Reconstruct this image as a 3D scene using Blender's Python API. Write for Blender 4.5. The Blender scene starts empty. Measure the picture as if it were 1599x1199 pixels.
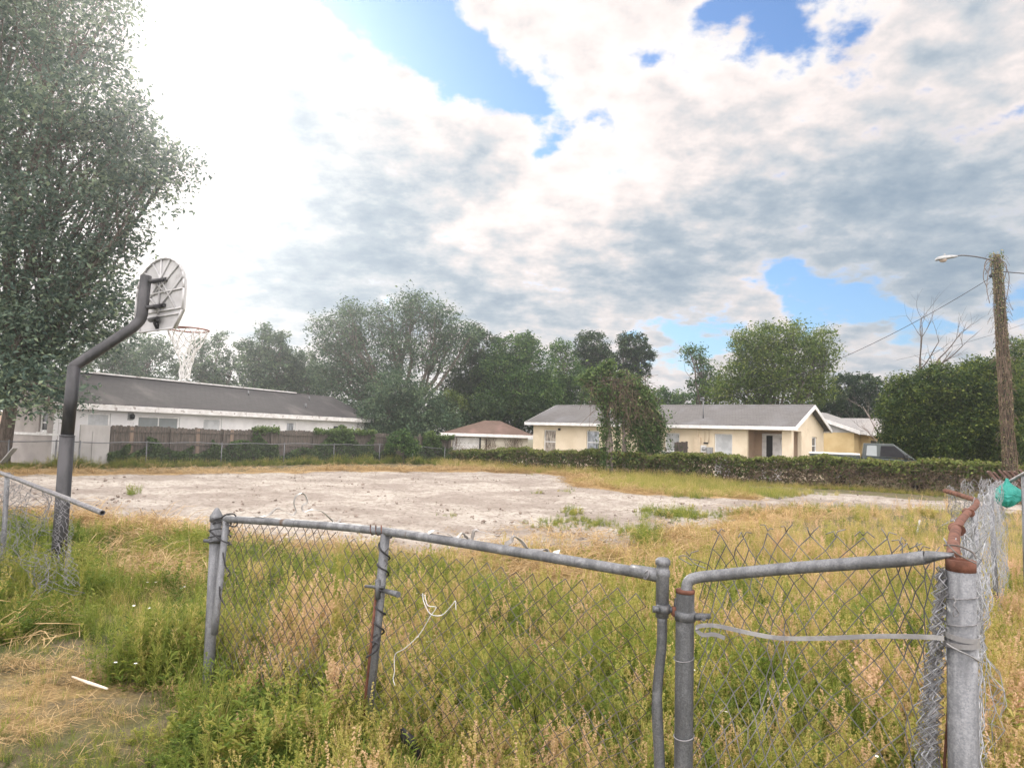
import bpy, math, random
import numpy as np
from mathutils import Vector, Matrix, Quaternion
random.seed(7); rng = np.random.default_rng(7)
S = bpy.context.scene
COL = S.collection
PI = math.pi
# ------------------------------------------------------------------ camera model (pixels of the 1599x1199 photo)
F = 1067.0
ROLL = math.atan(0.031); PIT = math.atan(77.5*math.cos(ROLL)/F); CZ = 1.9
_f = Vector((0, math.cos(PIT), math.sin(PIT))); _u0 = Vector((0, -math.sin(PIT), math.cos(PIT)))
_r = Vector((1, 0, 0))*math.cos(ROLL) + _u0*math.sin(ROLL)
_u = -Vector((1, 0, 0))*math.sin(ROLL) + _u0*math.cos(ROLL)
CAM = Vector((0, 0, CZ))
def ray(px, py): return _f + _r*((px-799.5)/F) + _u*((599.5-py)/F)
def at(px, py, Y):
    d = ray(px, py); return CAM + d*(Y/d.y)
def onz(px, py, z):
    d = ray(px, py); return CAM + d*((z-CZ)/d.z)
def proj(P):
    d = Vector(P)-CAM; k = d.dot(_f); return 799.5+F*d.dot(_r)/k, 599.5-F*d.dot(_u)/k
def sm(a, b, x):
    t = np.clip((x-a)/(b-a), 0, 1); return t*t*(3-2*t)
def g(x, y):          # height of the ground: the verge by the fence lies higher than the lot
    x = np.asarray(x, float); y = np.asarray(y, float)
    h = .36*(1-sm(3.0, 10.0, y)) - .35*sm(38, 46, y)*(1-sm(6, 14, x))
    h = h + .025*np.sin(x*.9+1.3)*np.sin(y*.7) + .015*np.sin(x*2.3+y*1.1)
    return h
def gz(x, y): return float(g(x, y))
# ------------------------------------------------------------------ materials
def newmat(name):
    m = bpy.data.materials.new(name); m.use_nodes = True
    nt = m.node_tree; nt.nodes.clear()
    return m, nt, nt.nodes, nt.links
def N(nt, typ, **kw):
    n = nt.nodes.new(typ)
    for k, v in kw.items():
        if k.startswith('i_'):
            n.inputs[k[2:].replace('_', ' ')].default_value = v
        else: setattr(n, k, v)
    return n
def c4(c): return (c[0], c[1], c[2], 1)
def mixc(nt, fac, a, b, blend='MIX'):
    n = nt.nodes.new('ShaderNodeMix'); n.data_type = 'RGBA'; n.blend_type = blend
    for s, v in ((0, fac), (6, a), (7, b)):
        if hasattr(v, 'is_output') or isinstance(v, bpy.types.NodeSocket): nt.links.new(v, n.inputs[s])
        else: n.inputs[s].default_value = v if s == 0 else c4(v)
    return n.outputs[2]
def mth(nt, op, a, b=None, clamp=False):
    n = nt.nodes.new('ShaderNodeMath'); n.operation = op; n.use_clamp = clamp
    for i, v in enumerate((a, b)):
        if v is None: continue
        if isinstance(v, bpy.types.NodeSocket): nt.links.new(v, n.inputs[i])
        else: n.inputs[i].default_value = v
    return n.outputs[0]
def noise(nt, vec, scale, detail=4, rough=.55, out='Fac'):
    n = nt.nodes.new('ShaderNodeTexNoise'); n.inputs['Scale'].default_value = scale
    n.inputs['Detail'].default_value = detail; n.inputs['Roughness'].default_value = rough
    if vec is not None: nt.links.new(vec, n.inputs['Vector'])
    return n.outputs[out]
def mrange(nt, v, a, b, c=0, d=1, smooth=True):
    n = nt.nodes.new('ShaderNodeMapRange'); n.interpolation_type = 'SMOOTHSTEP' if smooth else 'LINEAR'
    nt.links.new(v, n.inputs[0])
    for i, x in enumerate((a, b, c, d)): n.inputs[i+1].default_value = x
    return n.outputs[0]
def objco(nt, scale=None):
    t = nt.nodes.new('ShaderNodeTexCoord').outputs['Object']
    if scale:
        m = nt.nodes.new('ShaderNodeMapping'); m.inputs['Scale'].default_value = scale
        nt.links.new(t, m.inputs[0]); t = m.outputs[0]
    return t
def principled(nt, color, rough=.7, metal=0, bump=None, bdist=.01, spec=.4):
    p = nt.nodes.new('ShaderNodeBsdfPrincipled')
    if isinstance(color, bpy.types.NodeSocket): nt.links.new(color, p.inputs['Base Color'])
    else: p.inputs['Base Color'].default_value = c4(color)
    if isinstance(rough, bpy.types.NodeSocket): nt.links.new(rough, p.inputs['Roughness'])
    else: p.inputs['Roughness'].default_value = rough
    p.inputs['Metallic'].default_value = metal
    p.inputs['Specular IOR Level'].default_value = spec
    if bump is not None:
        b = nt.nodes.new('ShaderNodeBump'); b.inputs['Distance'].default_value = bdist; b.inputs['Strength'].default_value = .8
        nt.links.new(bump, b.inputs['Height']); nt.links.new(b.outputs[0], p.inputs['Normal'])
    return p
def out(nt, sh):
    o = nt.nodes.new('ShaderNodeOutputMaterial'); nt.links.new(sh, o.inputs[0])
def pm(name, c1, c2, scale=6, rough=.7, metal=0, c3=None, t3=.6, s3=2, stretch=None, bump=0, bs=None, spec=.4, lo=.40, hi=.60):
    """two noisy tones, an optional third tone in ragged patches, optional bump"""
    m, nt, n, l = newmat(name)
    co = objco(nt, stretch)
    nz = noise(nt, co, scale, 6, .6)
    c = mixc(nt, mrange(nt, nz, lo, hi), c1, c2)
    if c3:
        nz3 = noise(nt, co, s3, 7, .65)
        c = mixc(nt, mrange(nt, nz3, t3, t3+.08), c, c3)
    bp = None
    if bump:
        bp = noise(nt, co, bs or scale*4, 5, .6)
    out(nt, principled(nt, c, rough, metal, bp, bump or .01, spec).outputs[0])
    return m
def leafmat(name, ramp, trans=.35, rough=.55, dry=0.0):
    """leaf colour from the face attribute tint plus the plant's own dryness"""
    m, nt, n, l = newmat(name)
    a = N(nt, 'ShaderNodeAttribute', attribute_name='tint').outputs['Fac']
    if dry:
        d = N(nt, 'ShaderNodeAttribute', attribute_name='dry', attribute_type='INSTANCER').outputs['Fac']
        a = mth(nt, 'ADD', a, mth(nt, 'MULTIPLY', d, dry), True)
    r = nt.nodes.new('ShaderNodeValToRGB'); nt.links.new(a, r.inputs[0])
    e = r.color_ramp.elements
    while len(e) < len(ramp): e.new(.5)
    for el, (p, c) in zip(e, ramp): el.position = p; el.color = c4(c)
    p = principled(nt, r.outputs[0], rough, spec=.12)
    t = nt.nodes.new('ShaderNodeBsdfTranslucent')
    hs = nt.nodes.new('ShaderNodeHueSaturation'); hs.inputs['Saturation'].default_value = 1.1; hs.inputs['Value'].default_value = 1.25
    nt.links.new(r.outputs[0], hs.inputs['Color']); nt.links.new(hs.outputs[0], t.inputs[0])
    mx = nt.nodes.new('ShaderNodeMixShader'); mx.inputs[0].default_value = trans
    nt.links.new(p.outputs[0], mx.inputs[1]); nt.links.new(t.outputs[0], mx.inputs[2])
    out(nt, mx.outputs[0]); return m
def glassmat(name, tint=(.03, .035, .04), rough=.08):
    m, nt, n, l = newmat(name)
    nz = noise(nt, objco(nt), 2.5, 3)
    out(nt, principled(nt, mixc(nt, nz, tint, tuple(t*1.6 for t in tint)), rough, spec=.6).outputs[0]); return m
def brickmat(name, c1, c2, cm, bw, rh, kz, mortar=.02, rough=.85, bumpd=.01, stain=None, st=.55, ss=.6, off=.5):
    """rows of shingles: x along the ridge, height up the slope (kz = 1/sin of the pitch)"""
    m, nt, n, l = newmat(name)
    co = objco(nt); sp = nt.nodes.new('ShaderNodeSeparateXYZ'); l.new(co, sp.inputs[0])
    cb = nt.nodes.new('ShaderNodeCombineXYZ')
    l.new(mth(nt, 'ADD', sp.outputs[0], mth(nt, 'MULTIPLY', sp.outputs[1], .37)), cb.inputs[0]); l.new(mth(nt, 'MULTIPLY', sp.outputs[2], kz), cb.inputs[1])
    b = nt.nodes.new('ShaderNodeTexBrick'); l.new(cb.outputs[0], b.inputs['Vector'])
    b.inputs['Color1'].default_value = c4(c1); b.inputs['Color2'].default_value = c4(c2); b.inputs['Mortar'].default_value = c4(cm)
    b.inputs['Scale'].default_value = 1; b.inputs['Brick Width'].default_value = bw; b.inputs['Row Height'].default_value = rh
    b.inputs['Mortar Size'].default_value = mortar; b.offset = off
    nz = noise(nt, co, 30, 3)
    c = mixc(nt, .5, b.outputs[0], mixc(nt, nz, tuple(x*.55 for x in c1), tuple(min(1, x*1.4) for x in c2)))
    if stain:
        mp = nt.nodes.new('ShaderNodeMapping'); mp.inputs['Scale'].default_value = (1.6, 1, .35); l.new(co, mp.inputs[0])
        c = mixc(nt, mrange(nt, noise(nt, mp.outputs[0], ss, 6, .6), st-.12, st+.15), c, stain)
    out(nt, principled(nt, c, rough, 0, b.outputs['Fac'], bumpd, .3).outputs[0]); return m
M = {}
def galvmat(name, c1, c2, rustc, rt):
    m, nt, n, l = newmat(name); co = objco(nt); st = objco(nt, (1, 1, .16))
    v = nt.nodes.new('ShaderNodeTexVoronoi'); v.inputs['Scale'].default_value = 240; l.new(co, v.inputs['Vector'])
    sp = nt.nodes.new('ShaderNodeSeparateXYZ'); l.new(v.outputs['Color'], sp.inputs[0])
    c = mixc(nt, sp.outputs[0], c1, c2); c = mixc(nt, mth(nt, 'MULTIPLY', mrange(nt, noise(nt, st, 22, 6, .65), .42, .62), .6), c, tuple(x*.55 for x in c1))
    c = mixc(nt, mth(nt, 'MULTIPLY', mrange(nt, noise(nt, co, 9, 5, .6), .56, .66), .5), c, tuple(min(1, x*1.5) for x in c2)); c = mixc(nt, mrange(nt, noise(nt, st, 7, 8, .7), rt, rt+.06), c, rustc)
    p = principled(nt, c, .5, .3, noise(nt, co, 120, 4, .6), .0015, .4); l.new(mrange(nt, sp.outputs[1], 0, 1, .38, .66, False), p.inputs['Roughness']); out(nt, p.outputs[0]); return m
M['galv'] = galvmat('galvanised', (.135, .143, .155), (.21, .217, .226), (.115, .08, .058), .61)
M['galv_dark'] = galvmat('galvanised_dark', (.085, .091, .098), (.145, .152, .16), (.11, .065, .042), .60)
M['galv_wire'] = pm('wire', (.15, .15, .158), (.25, .25, .26), 30, .5, .4)
M['wire_old'] = pm('old_wire', (.075, .06, .05), (.15, .138, .13), 6, .6, .3)
M['wire_mid'] = pm('grey_wire', (.105, .10, .10), (.20, .195, .195), 8, .55, .3)
M['wire_bright'] = pm('bright_wire', (.25, .265, .29), (.38, .395, .42), 30, .45, .3)
M['rust'] = pm('rust', (.085, .035, .022), (.16, .068, .045), 20, .85, .1, (.20, .145, .125), .6, 9, None, .002, 90)
M['black_rubber'] = pm('black_rubber', (.012, .012, .014), (.03, .03, .034), 20, .45)
M['black_pole'] = pm('black_paint', (.020, .021, .024), (.040, .040, .044), 9, .4, .0, (.07, .06, .055), .68, 4, (1, 1, .4), .001, 80)
M['white_cord'] = pm('white_cord', (.42, .42, .41), (.55, .55, .53), 30, .6)
M['strap'] = pm('strap', (.22, .22, .225), (.32, .32, .32), 14, .5, .3, (.13, .115, .10), .64, 8)
M['scrap'] = pm('scrap_metal', (.24, .225, .21), (.38, .365, .35), 12, .45, .3, (.16, .11, .08), .62, 7)
M['white_paint'] = pm('white_paint', (.68, .68, .67), (.80, .80, .79), 5, .6, 0, (.50, .48, .45), .66, 3, None, .001, 60)
M['peeling'] = pm('peeling_paint', (.74, .74, .73), (.62, .61, .59), 4, .7, 0, (.32, .29, .27), .56, 5, (.6, 1, 1), .003, 30)
M['stucco_white'] = pm('white_stucco', (.66, .66, .66), (.76, .76, .76), .8, .85, 0, (.58, .57, .56), .62, 1.2, None, .008, 45)
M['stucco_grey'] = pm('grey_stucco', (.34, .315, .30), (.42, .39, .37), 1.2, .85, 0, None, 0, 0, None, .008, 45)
M['stucco_cream'] = pm('cream_stucco', (.70, .60, .44), (.78, .68, .52), .9, .85, 0, (.60, .50, .36), .64, 1.1, None, .008, 40)
M['stucco_tan'] = pm('tan_stucco', (.42, .31, .22), (.48, .36, .26), 1.2, .85, 0, None, 0, 0, None, .006, 40)  # own colour of the distant house, painted shade on the porch walls
M['stucco_yellow'] = pm('yellow_stucco', (.62, .47, .24), (.70, .55, .30), 1.0, .85, 0, None, 0, 0, None, .006, 40)
M['siding_cream'] = pm('cream_siding', (.62, .58, .48), (.74, .70, .60), 1.5, .75, 0, (.40, .36, .27), .60, 2.2, (.4, 1, 2), .002, 30)
M['siding_grey'] = pm('grey_siding', (.42, .42, .42), (.5, .5, .5), 2, .8)
M['blind'] = pm('blind', (.42, .44, .45), (.55, .57, .58), 2, .5)
M['foil'] = pm('foil', (.30, .33, .36), (.62, .66, .72), 3.5, .25, .5, (.12, .13, .14), .58, 5, (1, 1, .35), .06, 4)
M['curtain'] = pm('curtain', (.46, .42, .36), (.16, .13, .11), 5, .8, 0, None, 0, 0, (3, 1, .6))
M['glass'] = glassmat('window_glass'); M['glass_tint'] = pm('tinted_glass', (.006, .006, .008), (.010, .010, .012), 3, .25, 0, None, 0, 0, None, 0, None, .15)
M['glass_pale'] = glassmat('pale_glass', (.17, .19, .195), .2)
M['wood'] = pm('weathered_wood', (.062, .054, .047), (.12, .10, .085), 3, .9, 0, (.035, .035, .030), .58, 2.5, (6, 6, .5), .004, 12)
M['wood_new'] = pm('newer_wood', (.17, .125, .095), (.22, .165, .125), 3, .85, 0, (.2, .14, .1), .62, 3, (6, 6, .5), .003, 12)
M['wood_red'] = pm('red_wood', (.075, .042, .034), (.14, .085, .07), 4, .85, 0, (.22, .17, .14), .60, 4, (1, 1, 1), .003, 14)
M['sheet_grey'] = pm('grey_sheet', (.36, .35, .34), (.45, .44, .43), 1.3, .7, 0, (.3, .29, .27), .62, 2, (1, 1, .4))
M['shingle_dark'] = brickmat('dark_shingle', (.030, .028, .030), (.055, .051, .053), (.016, .015, .016), .33, .14, 2.5, .012, .9, .008, (.10, .092, .09), .60, .35)
M['shingle_grey'] = brickmat('grey_shingle', (.086, .083, .082), (.148, .143, .140), (.050, .048, .047), .30, .14, 2.9, .012, .9, .008, (.15, .15, .155), .6, .5)
M['shingle_brown'] = brickmat('brown_shingle', (.098, .066, .052), (.155, .105, .083), (.06, .042, .034), .30, .14, 2.3, .012, .9, .008, (.20, .13, .11), .6, .5)
M['shingle_pale'] = brickmat('pale_shingle', (.23, .225, .22), (.31, .305, .30), (.16, .155, .15), .30, .14, 2.9, .012, .9, .006, (.36, .34, .32), .6, .5)
M['dark'] = pm('dark_void', (.010, .010, .011), (.02, .02, .02), 5, .6)
M['grey_box'] = pm('grey_box', (.28, .29, .29), (.36, .37, .37), 8, .5, .3)
M['tan_box'] = pm('tan_box', (.60, .50, .36), (.66, .55, .40), 6, .6)
M['truck_paint'] = pm('truck_paint', (.022, .032, .031), (.03, .042, .040), 2, .35, .0, None, 0, 0, None, 0, None, .5)
M['car_paint'] = pm('car_paint', (.012, .013, .018), (.02, .02, .026), 2, .2, .2)
M['tyre'] = pm('tyre', (.015, .015, .015), (.028, .028, .028), 14, .85)
M['chrome'] = pm('chrome', (.55, .55, .56), (.65, .65, .66), 8, .2, .9)
M['lens'] = pm('lens', (.30, .03, .02), (.35, .04, .03), 5, .3)
M['lamp_glass'] = pm('lamp_glass', (.34, .27, .22), (.46, .38, .32), 6, .3)
M['backboard'] = pm('backboard', (.36, .365, .37), (.44, .445, .45), 3, .5, 0, (.26, .255, .25), .60, 4, None, .002, 30)
M['net'] = pm('net_cord', (.70, .70, .70), (.82, .82, .82), 20, .8)
M['hoop_rim'] = pm('rim_paint', (.23, .10, .08), (.32, .16, .12), 12, .6, .2)
M['bark'] = pm('bark', (.075, .06, .048), (.15, .125, .105), 5, .95, 0, (.19, .18, .16), .62, 3, (3, 3, .6), .03, 9)
M['bark_pale'] = pm('pale_bark', (.20, .17, .15), (.34, .30, .27), 5, .95, 0, None, 0, 0, (3, 3, .5), .02, 9)
M['deadwood'] = pm('dead_wood', (.15, .125, .11), (.26, .22, .20), 5, .95, 0, None, 0, 0, (3, 3, .5), .01, 12)
M['twig'] = pm('twigs', (.085, .062, .044), (.16, .12, .085), 3, .95)
M['vinestem'] = pm('vine_stem', (.10, .072, .05), (.19, .14, .10), 4, .95)
M['pole_wood'] = pm('pole_wood', (.05, .038, .03), (.10, .075, .06), 4, .95, 0, None, 0, 0, (4, 4, .3), .01, 14)
M['teal'] = leafmat('teal_plastic', [(0, (.09, .42, .37)), (1, (.14, .52, .46))], .45, .3)
M['litter'] = pm('pale_plastic', (.70, .70, .69), (.82, .82, .81), 9, .45)
M['stick'] = pm('bleached_stick', (.55, .47, .38), (.70, .62, .52), 12, .8)
M['cable'] = pm('cable', (.03, .03, .033), (.05, .05, .055), 5, .6)
M['clod'] = pm('clods', (.15, .12, .095), (.30, .25, .215), 1.2, .95)
M['petal'] = pm('petals', (.80, .79, .74), (.86, .85, .80), 6, .6)
# leaves: tint 0..1
M['leaf_oak'] = leafmat('oak_leaf', [(0, (0.048, 0.079, 0.066)), (.5, (0.096, 0.139, 0.101)), (1, (0.205, 0.260, 0.163))], .3)
M['leaf_blue'] = leafmat('distant_leaf', [(0, (0.036, 0.065, 0.043)), (.5, (0.073, 0.122, 0.068)), (1, (0.155, 0.212, 0.114))], .3)
M['leaf_mid'] = leafmat('mid_leaf', [(0, (0.025, 0.059, 0.020)), (.5, (0.067, 0.129, 0.039)), (1, (0.161, 0.238, 0.070))], .35)
M['leaf_lit'] = leafmat('yellow_leaf', [(0, (0.044, 0.075, 0.018)), (.5, (0.111, 0.163, 0.039)), (1, (0.227, 0.260, 0.072))], .4)
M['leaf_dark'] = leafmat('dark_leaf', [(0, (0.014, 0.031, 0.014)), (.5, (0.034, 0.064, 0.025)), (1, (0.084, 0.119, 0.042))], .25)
M['leaf_shrub'] = leafmat('shrub_leaf', [(0, (0.020, 0.041, 0.012)), (.5, (0.058, 0.095, 0.024)), (1, (0.178, 0.212, 0.048))], .3)
M['leaf_vine'] = leafmat('vine_leaf', [(0, (0.031, 0.056, 0.022)), (.4, (0.066, 0.112, 0.037)), (.8, (0.156, 0.219, 0.070)), (1, (0.312, 0.266, 0.156))], .3)
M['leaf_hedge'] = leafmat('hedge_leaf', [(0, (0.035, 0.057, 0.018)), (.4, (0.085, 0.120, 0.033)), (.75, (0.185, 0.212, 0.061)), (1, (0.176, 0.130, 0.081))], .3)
M['weed'] = leafmat('weed', [(0, (.062, .100, .022)), (.22, (.130, .188, .040)), (.42, (.25, .275, .062)), (.62, (.42, .365, .125)), (.8, (.50, .37, .20)), (1, (.58, .42, .28))], .4, .6, dry=1.0)
M['straw'] = leafmat('straw', [(0, (0.220, 0.155, 0.075)), (.5, (0.380, 0.265, 0.125)), (1, (0.520, 0.390, 0.220))], .25, .7)
# ------------------------------------------------------------------ mesh tools
def np_obj(name, V, Fc, mat, parent=None, tint=None, smooth=False):
    V = np.asarray(V, np.float32); Fc = np.asarray(Fc, np.int32); k = Fc.shape[1]
    me = bpy.data.meshes.new(name); me.vertices.add(len(V)); me.vertices.foreach_set('co', V.ravel())
    me.loops.add(Fc.size); me.loops.foreach_set('vertex_index', Fc.ravel())
    me.polygons.add(len(Fc)); me.polygons.foreach_set('loop_start', np.arange(0, Fc.size, k, dtype=np.int32))
    if smooth: me.polygons.foreach_set('use_smooth', np.ones(len(Fc), bool))
    if tint is not None:
        a = me.attributes.new('tint', 'FLOAT', 'FACE'); a.data.foreach_set('value', np.asarray(tint, np.float32))
    me.update(calc_edges=True); me.materials.append(mat)
    o = bpy.data.objects.new(name, me); COL.objects.link(o); o.parent = parent
    return o
class MB:
    def __init__(s): s.v = []; s.f = []; s.t = []; s.sm = []
    def add(s, vs, fs, tint=0., smooth=False):
        b = len(s.v); s.v += [tuple(p) for p in vs]; s.f += [tuple(b+i for i in q) for q in fs]
        s.t += [tint]*len(fs); s.sm += [smooth]*len(fs); return s
    def box(s, lo, hi, mtx=None, tint=0.):
        x0, y0, z0 = lo; x1, y1, z1 = hi
        vs = [Vector(p) for p in ((x0,y0,z0),(x1,y0,z0),(x1,y1,z0),(x0,y1,z0),(x0,y0,z1),(x1,y0,z1),(x1,y1,z1),(x0,y1,z1))]
        if mtx is not None: vs = [mtx @ p for p in vs]
        return s.add(vs, [(0,3,2,1),(4,5,6,7),(0,1,5,4),(1,2,6,5),(2,3,7,6),(3,0,4,7)], tint)
    def prism(s, poly, d0, d1, axis='y'):
        """a polygon (a,b) swept along an axis between d0 and d1"""
        n = len(poly)
        mk = {'y': lambda a, b, d: (a, d, b), 'x': lambda a, b, d: (d, a, b), 'z': lambda a, b, d: (a, b, d)}[axis]
        vs = [mk(a, b, d0) for a, b in poly]+[mk(a, b, d1) for a, b in poly]
        fs = [tuple(range(n)), tuple(range(2*n-1, n-1, -1))]+[(i, i+n, (i+1) % n+n, (i+1) % n) for i in range(n)]
        return s.add(vs, fs)
    def tube(s, pts, r, n=6, cap=True, tint=0.):
        pts = [Vector(p) for p in pts]; m = len(pts)
        rs = r if isinstance(r, (list, tuple)) else [r]*m
        vs = []; prev = None
        for i, p in enumerate(pts):
            d = (pts[min(i+1, m-1)]-pts[max(i-1, 0)])
            if d.length < 1e-9: d = Vector((0, 0, 1))
            d.normalize()
            if prev is None:
                a = d.orthogonal().normalized()
            else:
                a = prev-d*prev.dot(d)
                a = a.normalized() if a.length > 1e-6 else d.orthogonal().normalized()
            prev = a; b = d.cross(a)
            for k in range(n):
                w = 2*PI*k/n; vs.append(p+(a*math.cos(w)+b*math.sin(w))*rs[i])
        fs = [(i*n+k, i*n+(k+1) % n, (i+1)*n+(k+1) % n, (i+1)*n+k) for i in range(m-1) for k in range(n)]
        s.add(vs, fs, tint, True)
        if cap:
            b = len(s.v)-len(vs)
            s.f += [tuple(b+k for k in range(n-1, -1, -1)), tuple(b+(m-1)*n+k for k in range(n))]; s.t += [tint]*2; s.sm += [False]*2
        return s
    def ribbon(s, pts, w, side, th=.002):
        side = Vector(side).normalized(); vs = []; pts = [Vector(p) for p in pts]; m = len(pts)
        for i, p in enumerate(pts):
            d = (pts[min(i+1, m-1)]-pts[max(i-1, 0)]).normalized(); sd = (side-d*side.dot(d))
            sd = sd.normalized() if sd.length > 1e-4 else d.orthogonal().normalized(); nn = d.cross(sd)
            vs += [p-sd*w/2-nn*th/2, p+sd*w/2-nn*th/2, p+sd*w/2+nn*th/2, p-sd*w/2+nn*th/2]
        fs = [(i*4+k, i*4+(k+1) % 4, i*4+4+(k+1) % 4, i*4+4+k) for i in range(m-1) for k in range(4)]
        fs += [(3, 2, 1, 0), tuple((m-1)*4+k for k in range(4))]
        return s.add(vs, fs)
    def lathe(s, prof, n=16, o=(0, 0, 0), mtx=None):
        vs = []
        for r, z in prof:
            for k in range(n):
                w = 2*PI*k/n; p = Vector((r*math.cos(w), r*math.sin(w), z)); vs.append((mtx @ p if mtx else p)+Vector(o))
        m = len(prof)
        return s.add(vs, [(i*n+k, i*n+(k+1) % n, (i+1)*n+(k+1) % n, (i+1)*n+k) for i in range(m-1) for k in range(n)]+[tuple(range(n-1, -1, -1)), tuple((m-1)*n+k for k in range(n))], 0, True)
    def build(s, name, mat, parent=None, bevel=0):
        me = bpy.data.meshes.new(name); me.from_pydata(s.v, [], s.f); me.materials.append(mat)
        me.polygons.foreach_set('use_smooth', s.sm)
        a = me.attributes.new('tint', 'FLOAT', 'FACE'); a.data.foreach_set('value', s.t)
        me.update()
        o = bpy.data.objects.new(name, me); COL.objects.link(o); o.parent = parent
        if bevel:
            b = o.modifiers.new('bevel', 'BEVEL'); b.width = bevel; b.segments = 2; b.limit_method = 'ANGLE'; b.harden_normals = False
        return o
def tag(o, label, cat, group=None, kind=None):
    if kind: o['kind'] = kind
    if label: o['label'] = label
    if cat: o['category'] = cat
    if group: o['group'] = group
    return o
def thing(name, label, cat, loc=(0, 0, 0), rz=0, group=None):
    o = bpy.data.objects.new(name, None); COL.objects.link(o); o.location = loc; o.rotation_euler = (0, 0, rz)
    o.empty_display_size = .3
    return tag(o, label, cat, group)
def local(root, pts):
    """world points into the frame of a thing"""
    m = (Matrix.Translation(root.location) @ Matrix.Rotation(root.rotation_euler.z, 4, 'Z')).inverted()
    return [m @ Vector(p) for p in pts]
def bez(pts, n=8):
    """smooth curve through points (Catmull-Rom)"""
    P = [Vector(p) for p in pts]; P = [P[0]*2-P[1]]+P+[P[-1]*2-P[-2]]; o = []
    for i in range(1, len(P)-2):
        for k in range(n):
            t = k/n; a, b, c, d = P[i-1:i+3]
            o.append(.5*((2*b)+(c-a)*t+(2*a-5*b+4*c-d)*t*t+(3*b-a-3*c+d)*t**3))
    o.append(P[-2]); return o
# ------------------------------------------------------------------ leaves and trees
def leaf_quads(C, size, ratio=.5, up=.35, jitter=.35):
    n = len(C)
    nr = rng.normal(size=(n, 3)); nr[:, 2] = np.abs(nr[:, 2])+up; nr /= np.linalg.norm(nr, axis=1)[:, None]
    t = rng.normal(size=(n, 3)); t -= nr*(t*nr).sum(1)[:, None]; t /= np.linalg.norm(t, axis=1)[:, None]
    b = np.cross(nr, t); s = (size*(1+jitter*rng.normal(size=n)).clip(.4, 1.9))[:, None]
    fold = nr*s*.12
    V = np.stack([C-t*s*.5, C+b*s*ratio*.5+fold, C+t*s*.5, C-b*s*ratio*.5+fold], 1).reshape(-1, 3)
    return V, np.arange(4*n).reshape(-1, 4)
def clump_points(blobs, nclump, per, crad, shell=.55, flat=.75):
    """leaf points gathered in clumps spread through the outer part of every blob"""
    P = []; T = []; CC = []
    tot = sum(b[1]**2 for b in blobs)
    for c, r in blobs:
        k = max(5, int(nclump*r*r/tot))
        d = rng.normal(size=(k, 3)); d /= np.linalg.norm(d, axis=1)[:, None]
        rad = r*(shell+(1.08-shell)*rng.random(k)**.6)
        cc = np.array(c)+d*rad[:, None]*np.array([1, 1, .85])
        CC.append(cc); ct = rng.normal(.45, .27, k)
        cr = crad*rng.uniform(.55, 1.35, k)
        q = rng.normal(size=(k, per, 3)); q *= (rng.random((k, per, 1))**.4)/np.linalg.norm(q, axis=2)[:, :, None]
        q[:, :, 2] *= flat
        pts = cc[:, None, :]+q*cr[:, None, None]
        keep = rng.random((k, per)) < rng.uniform(.35, 1, k)[:, None]
        tt = ct[:, None]+.14*rng.normal(size=(k, per))
        P.append(pts[keep]); T.append(tt[keep])
    return np.concatenate(P), np.concatenate(T).clip(0, 1), np.concatenate(CC)
def limb(mb, a, b, r0, r1, wob=.12, n=6, sides=6):
    a = Vector(a); b = Vector(b); L = (b-a).length; pts = []; rs = []
    off = Vector((random.uniform(-1, 1), random.uniform(-1, 1), random.uniform(-.3, .8)))*L*wob
    for i in range(n+1):
        t = i/n; p = a.lerp(b, t)+off*math.sin(PI*t)+Vector((random.uniform(-1, 1), random.uniform(-1, 1), random.uniform(-1, 1)))*L*.018*(0 < i < n)
        pts.append(p); rs.append(r0+(r1-r0)*t)
    mb.tube(pts, rs, sides); return pts
def tree(label, D, blobs, trunk, nleaf, leaf, mat, bark='bark', group=None, name='leafy_tree', cat='tree', crad=None, per=26, shell=.5, tr=.2, spread=.35, fork=.35):
    """blobs: (px, py, radius px) at distance D; trunk: (px, distance) of its foot"""
    tx = at(trunk[0], 700, trunk[1]); base = Vector((tx.x, tx.y, gz(tx.x, tx.y)))
    bl = []
    for i, b in enumerate(blobs):
        r = b[2]*D/F; dy = (b[3] if len(b) > 3 else random.uniform(-1, 1)*spread*max(r, 1.5))
        bl.append((at(b[0], b[1], D+dy), r))
    root = thing(name, label, cat, base, 0, group)
    lo = [(c-base, r) for c, r in bl]
    crad = crad or max(.35, .30*np.mean([r for c, r in lo]))
    P, T, CC = clump_points([(tuple(c), r) for c, r in lo], nleaf//per, per, crad, shell)
    zg = -base.z+.05; ok = P[:, 2] > .15; P = P[ok]; T = T[ok]
    V, Fq = leaf_quads(P, leaf)
    np_obj('crown', V, Fq, M[mat], root, T)
    mb = MB(); cz = sum(c.z for c, r in lo)/len(lo)
    top = Vector((sum(c.x for c, r in lo)/len(lo), sum(c.y for c, r in lo)/len(lo), cz))
    fk = Vector((0, 0, 0)).lerp(top, fork); fk.x *= .5; fk.y *= .5
    mb.tube([(0, 0, -.1), (0, 0, .15), fk*.5, fk], [tr*1.5, tr*1.15, tr*.95, tr*.85], 9)
    mb.build('trunk', M[bark], root)
    lm = MB()
    for c, r in lo:
        p = limb(lm, fk, c, tr*.55, tr*.16)
        sub = CC[np.linalg.norm(CC-np.array(c), axis=1) < r*1.15]
        for q in sub[:max(5, int(len(sub)*.22))][:22]:
            limb(lm, p[random.randint(3, 6)], q, tr*.13, tr*.03, .15, 4, 4)
    lm.build('limbs', M[bark], root)
    return root
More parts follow.
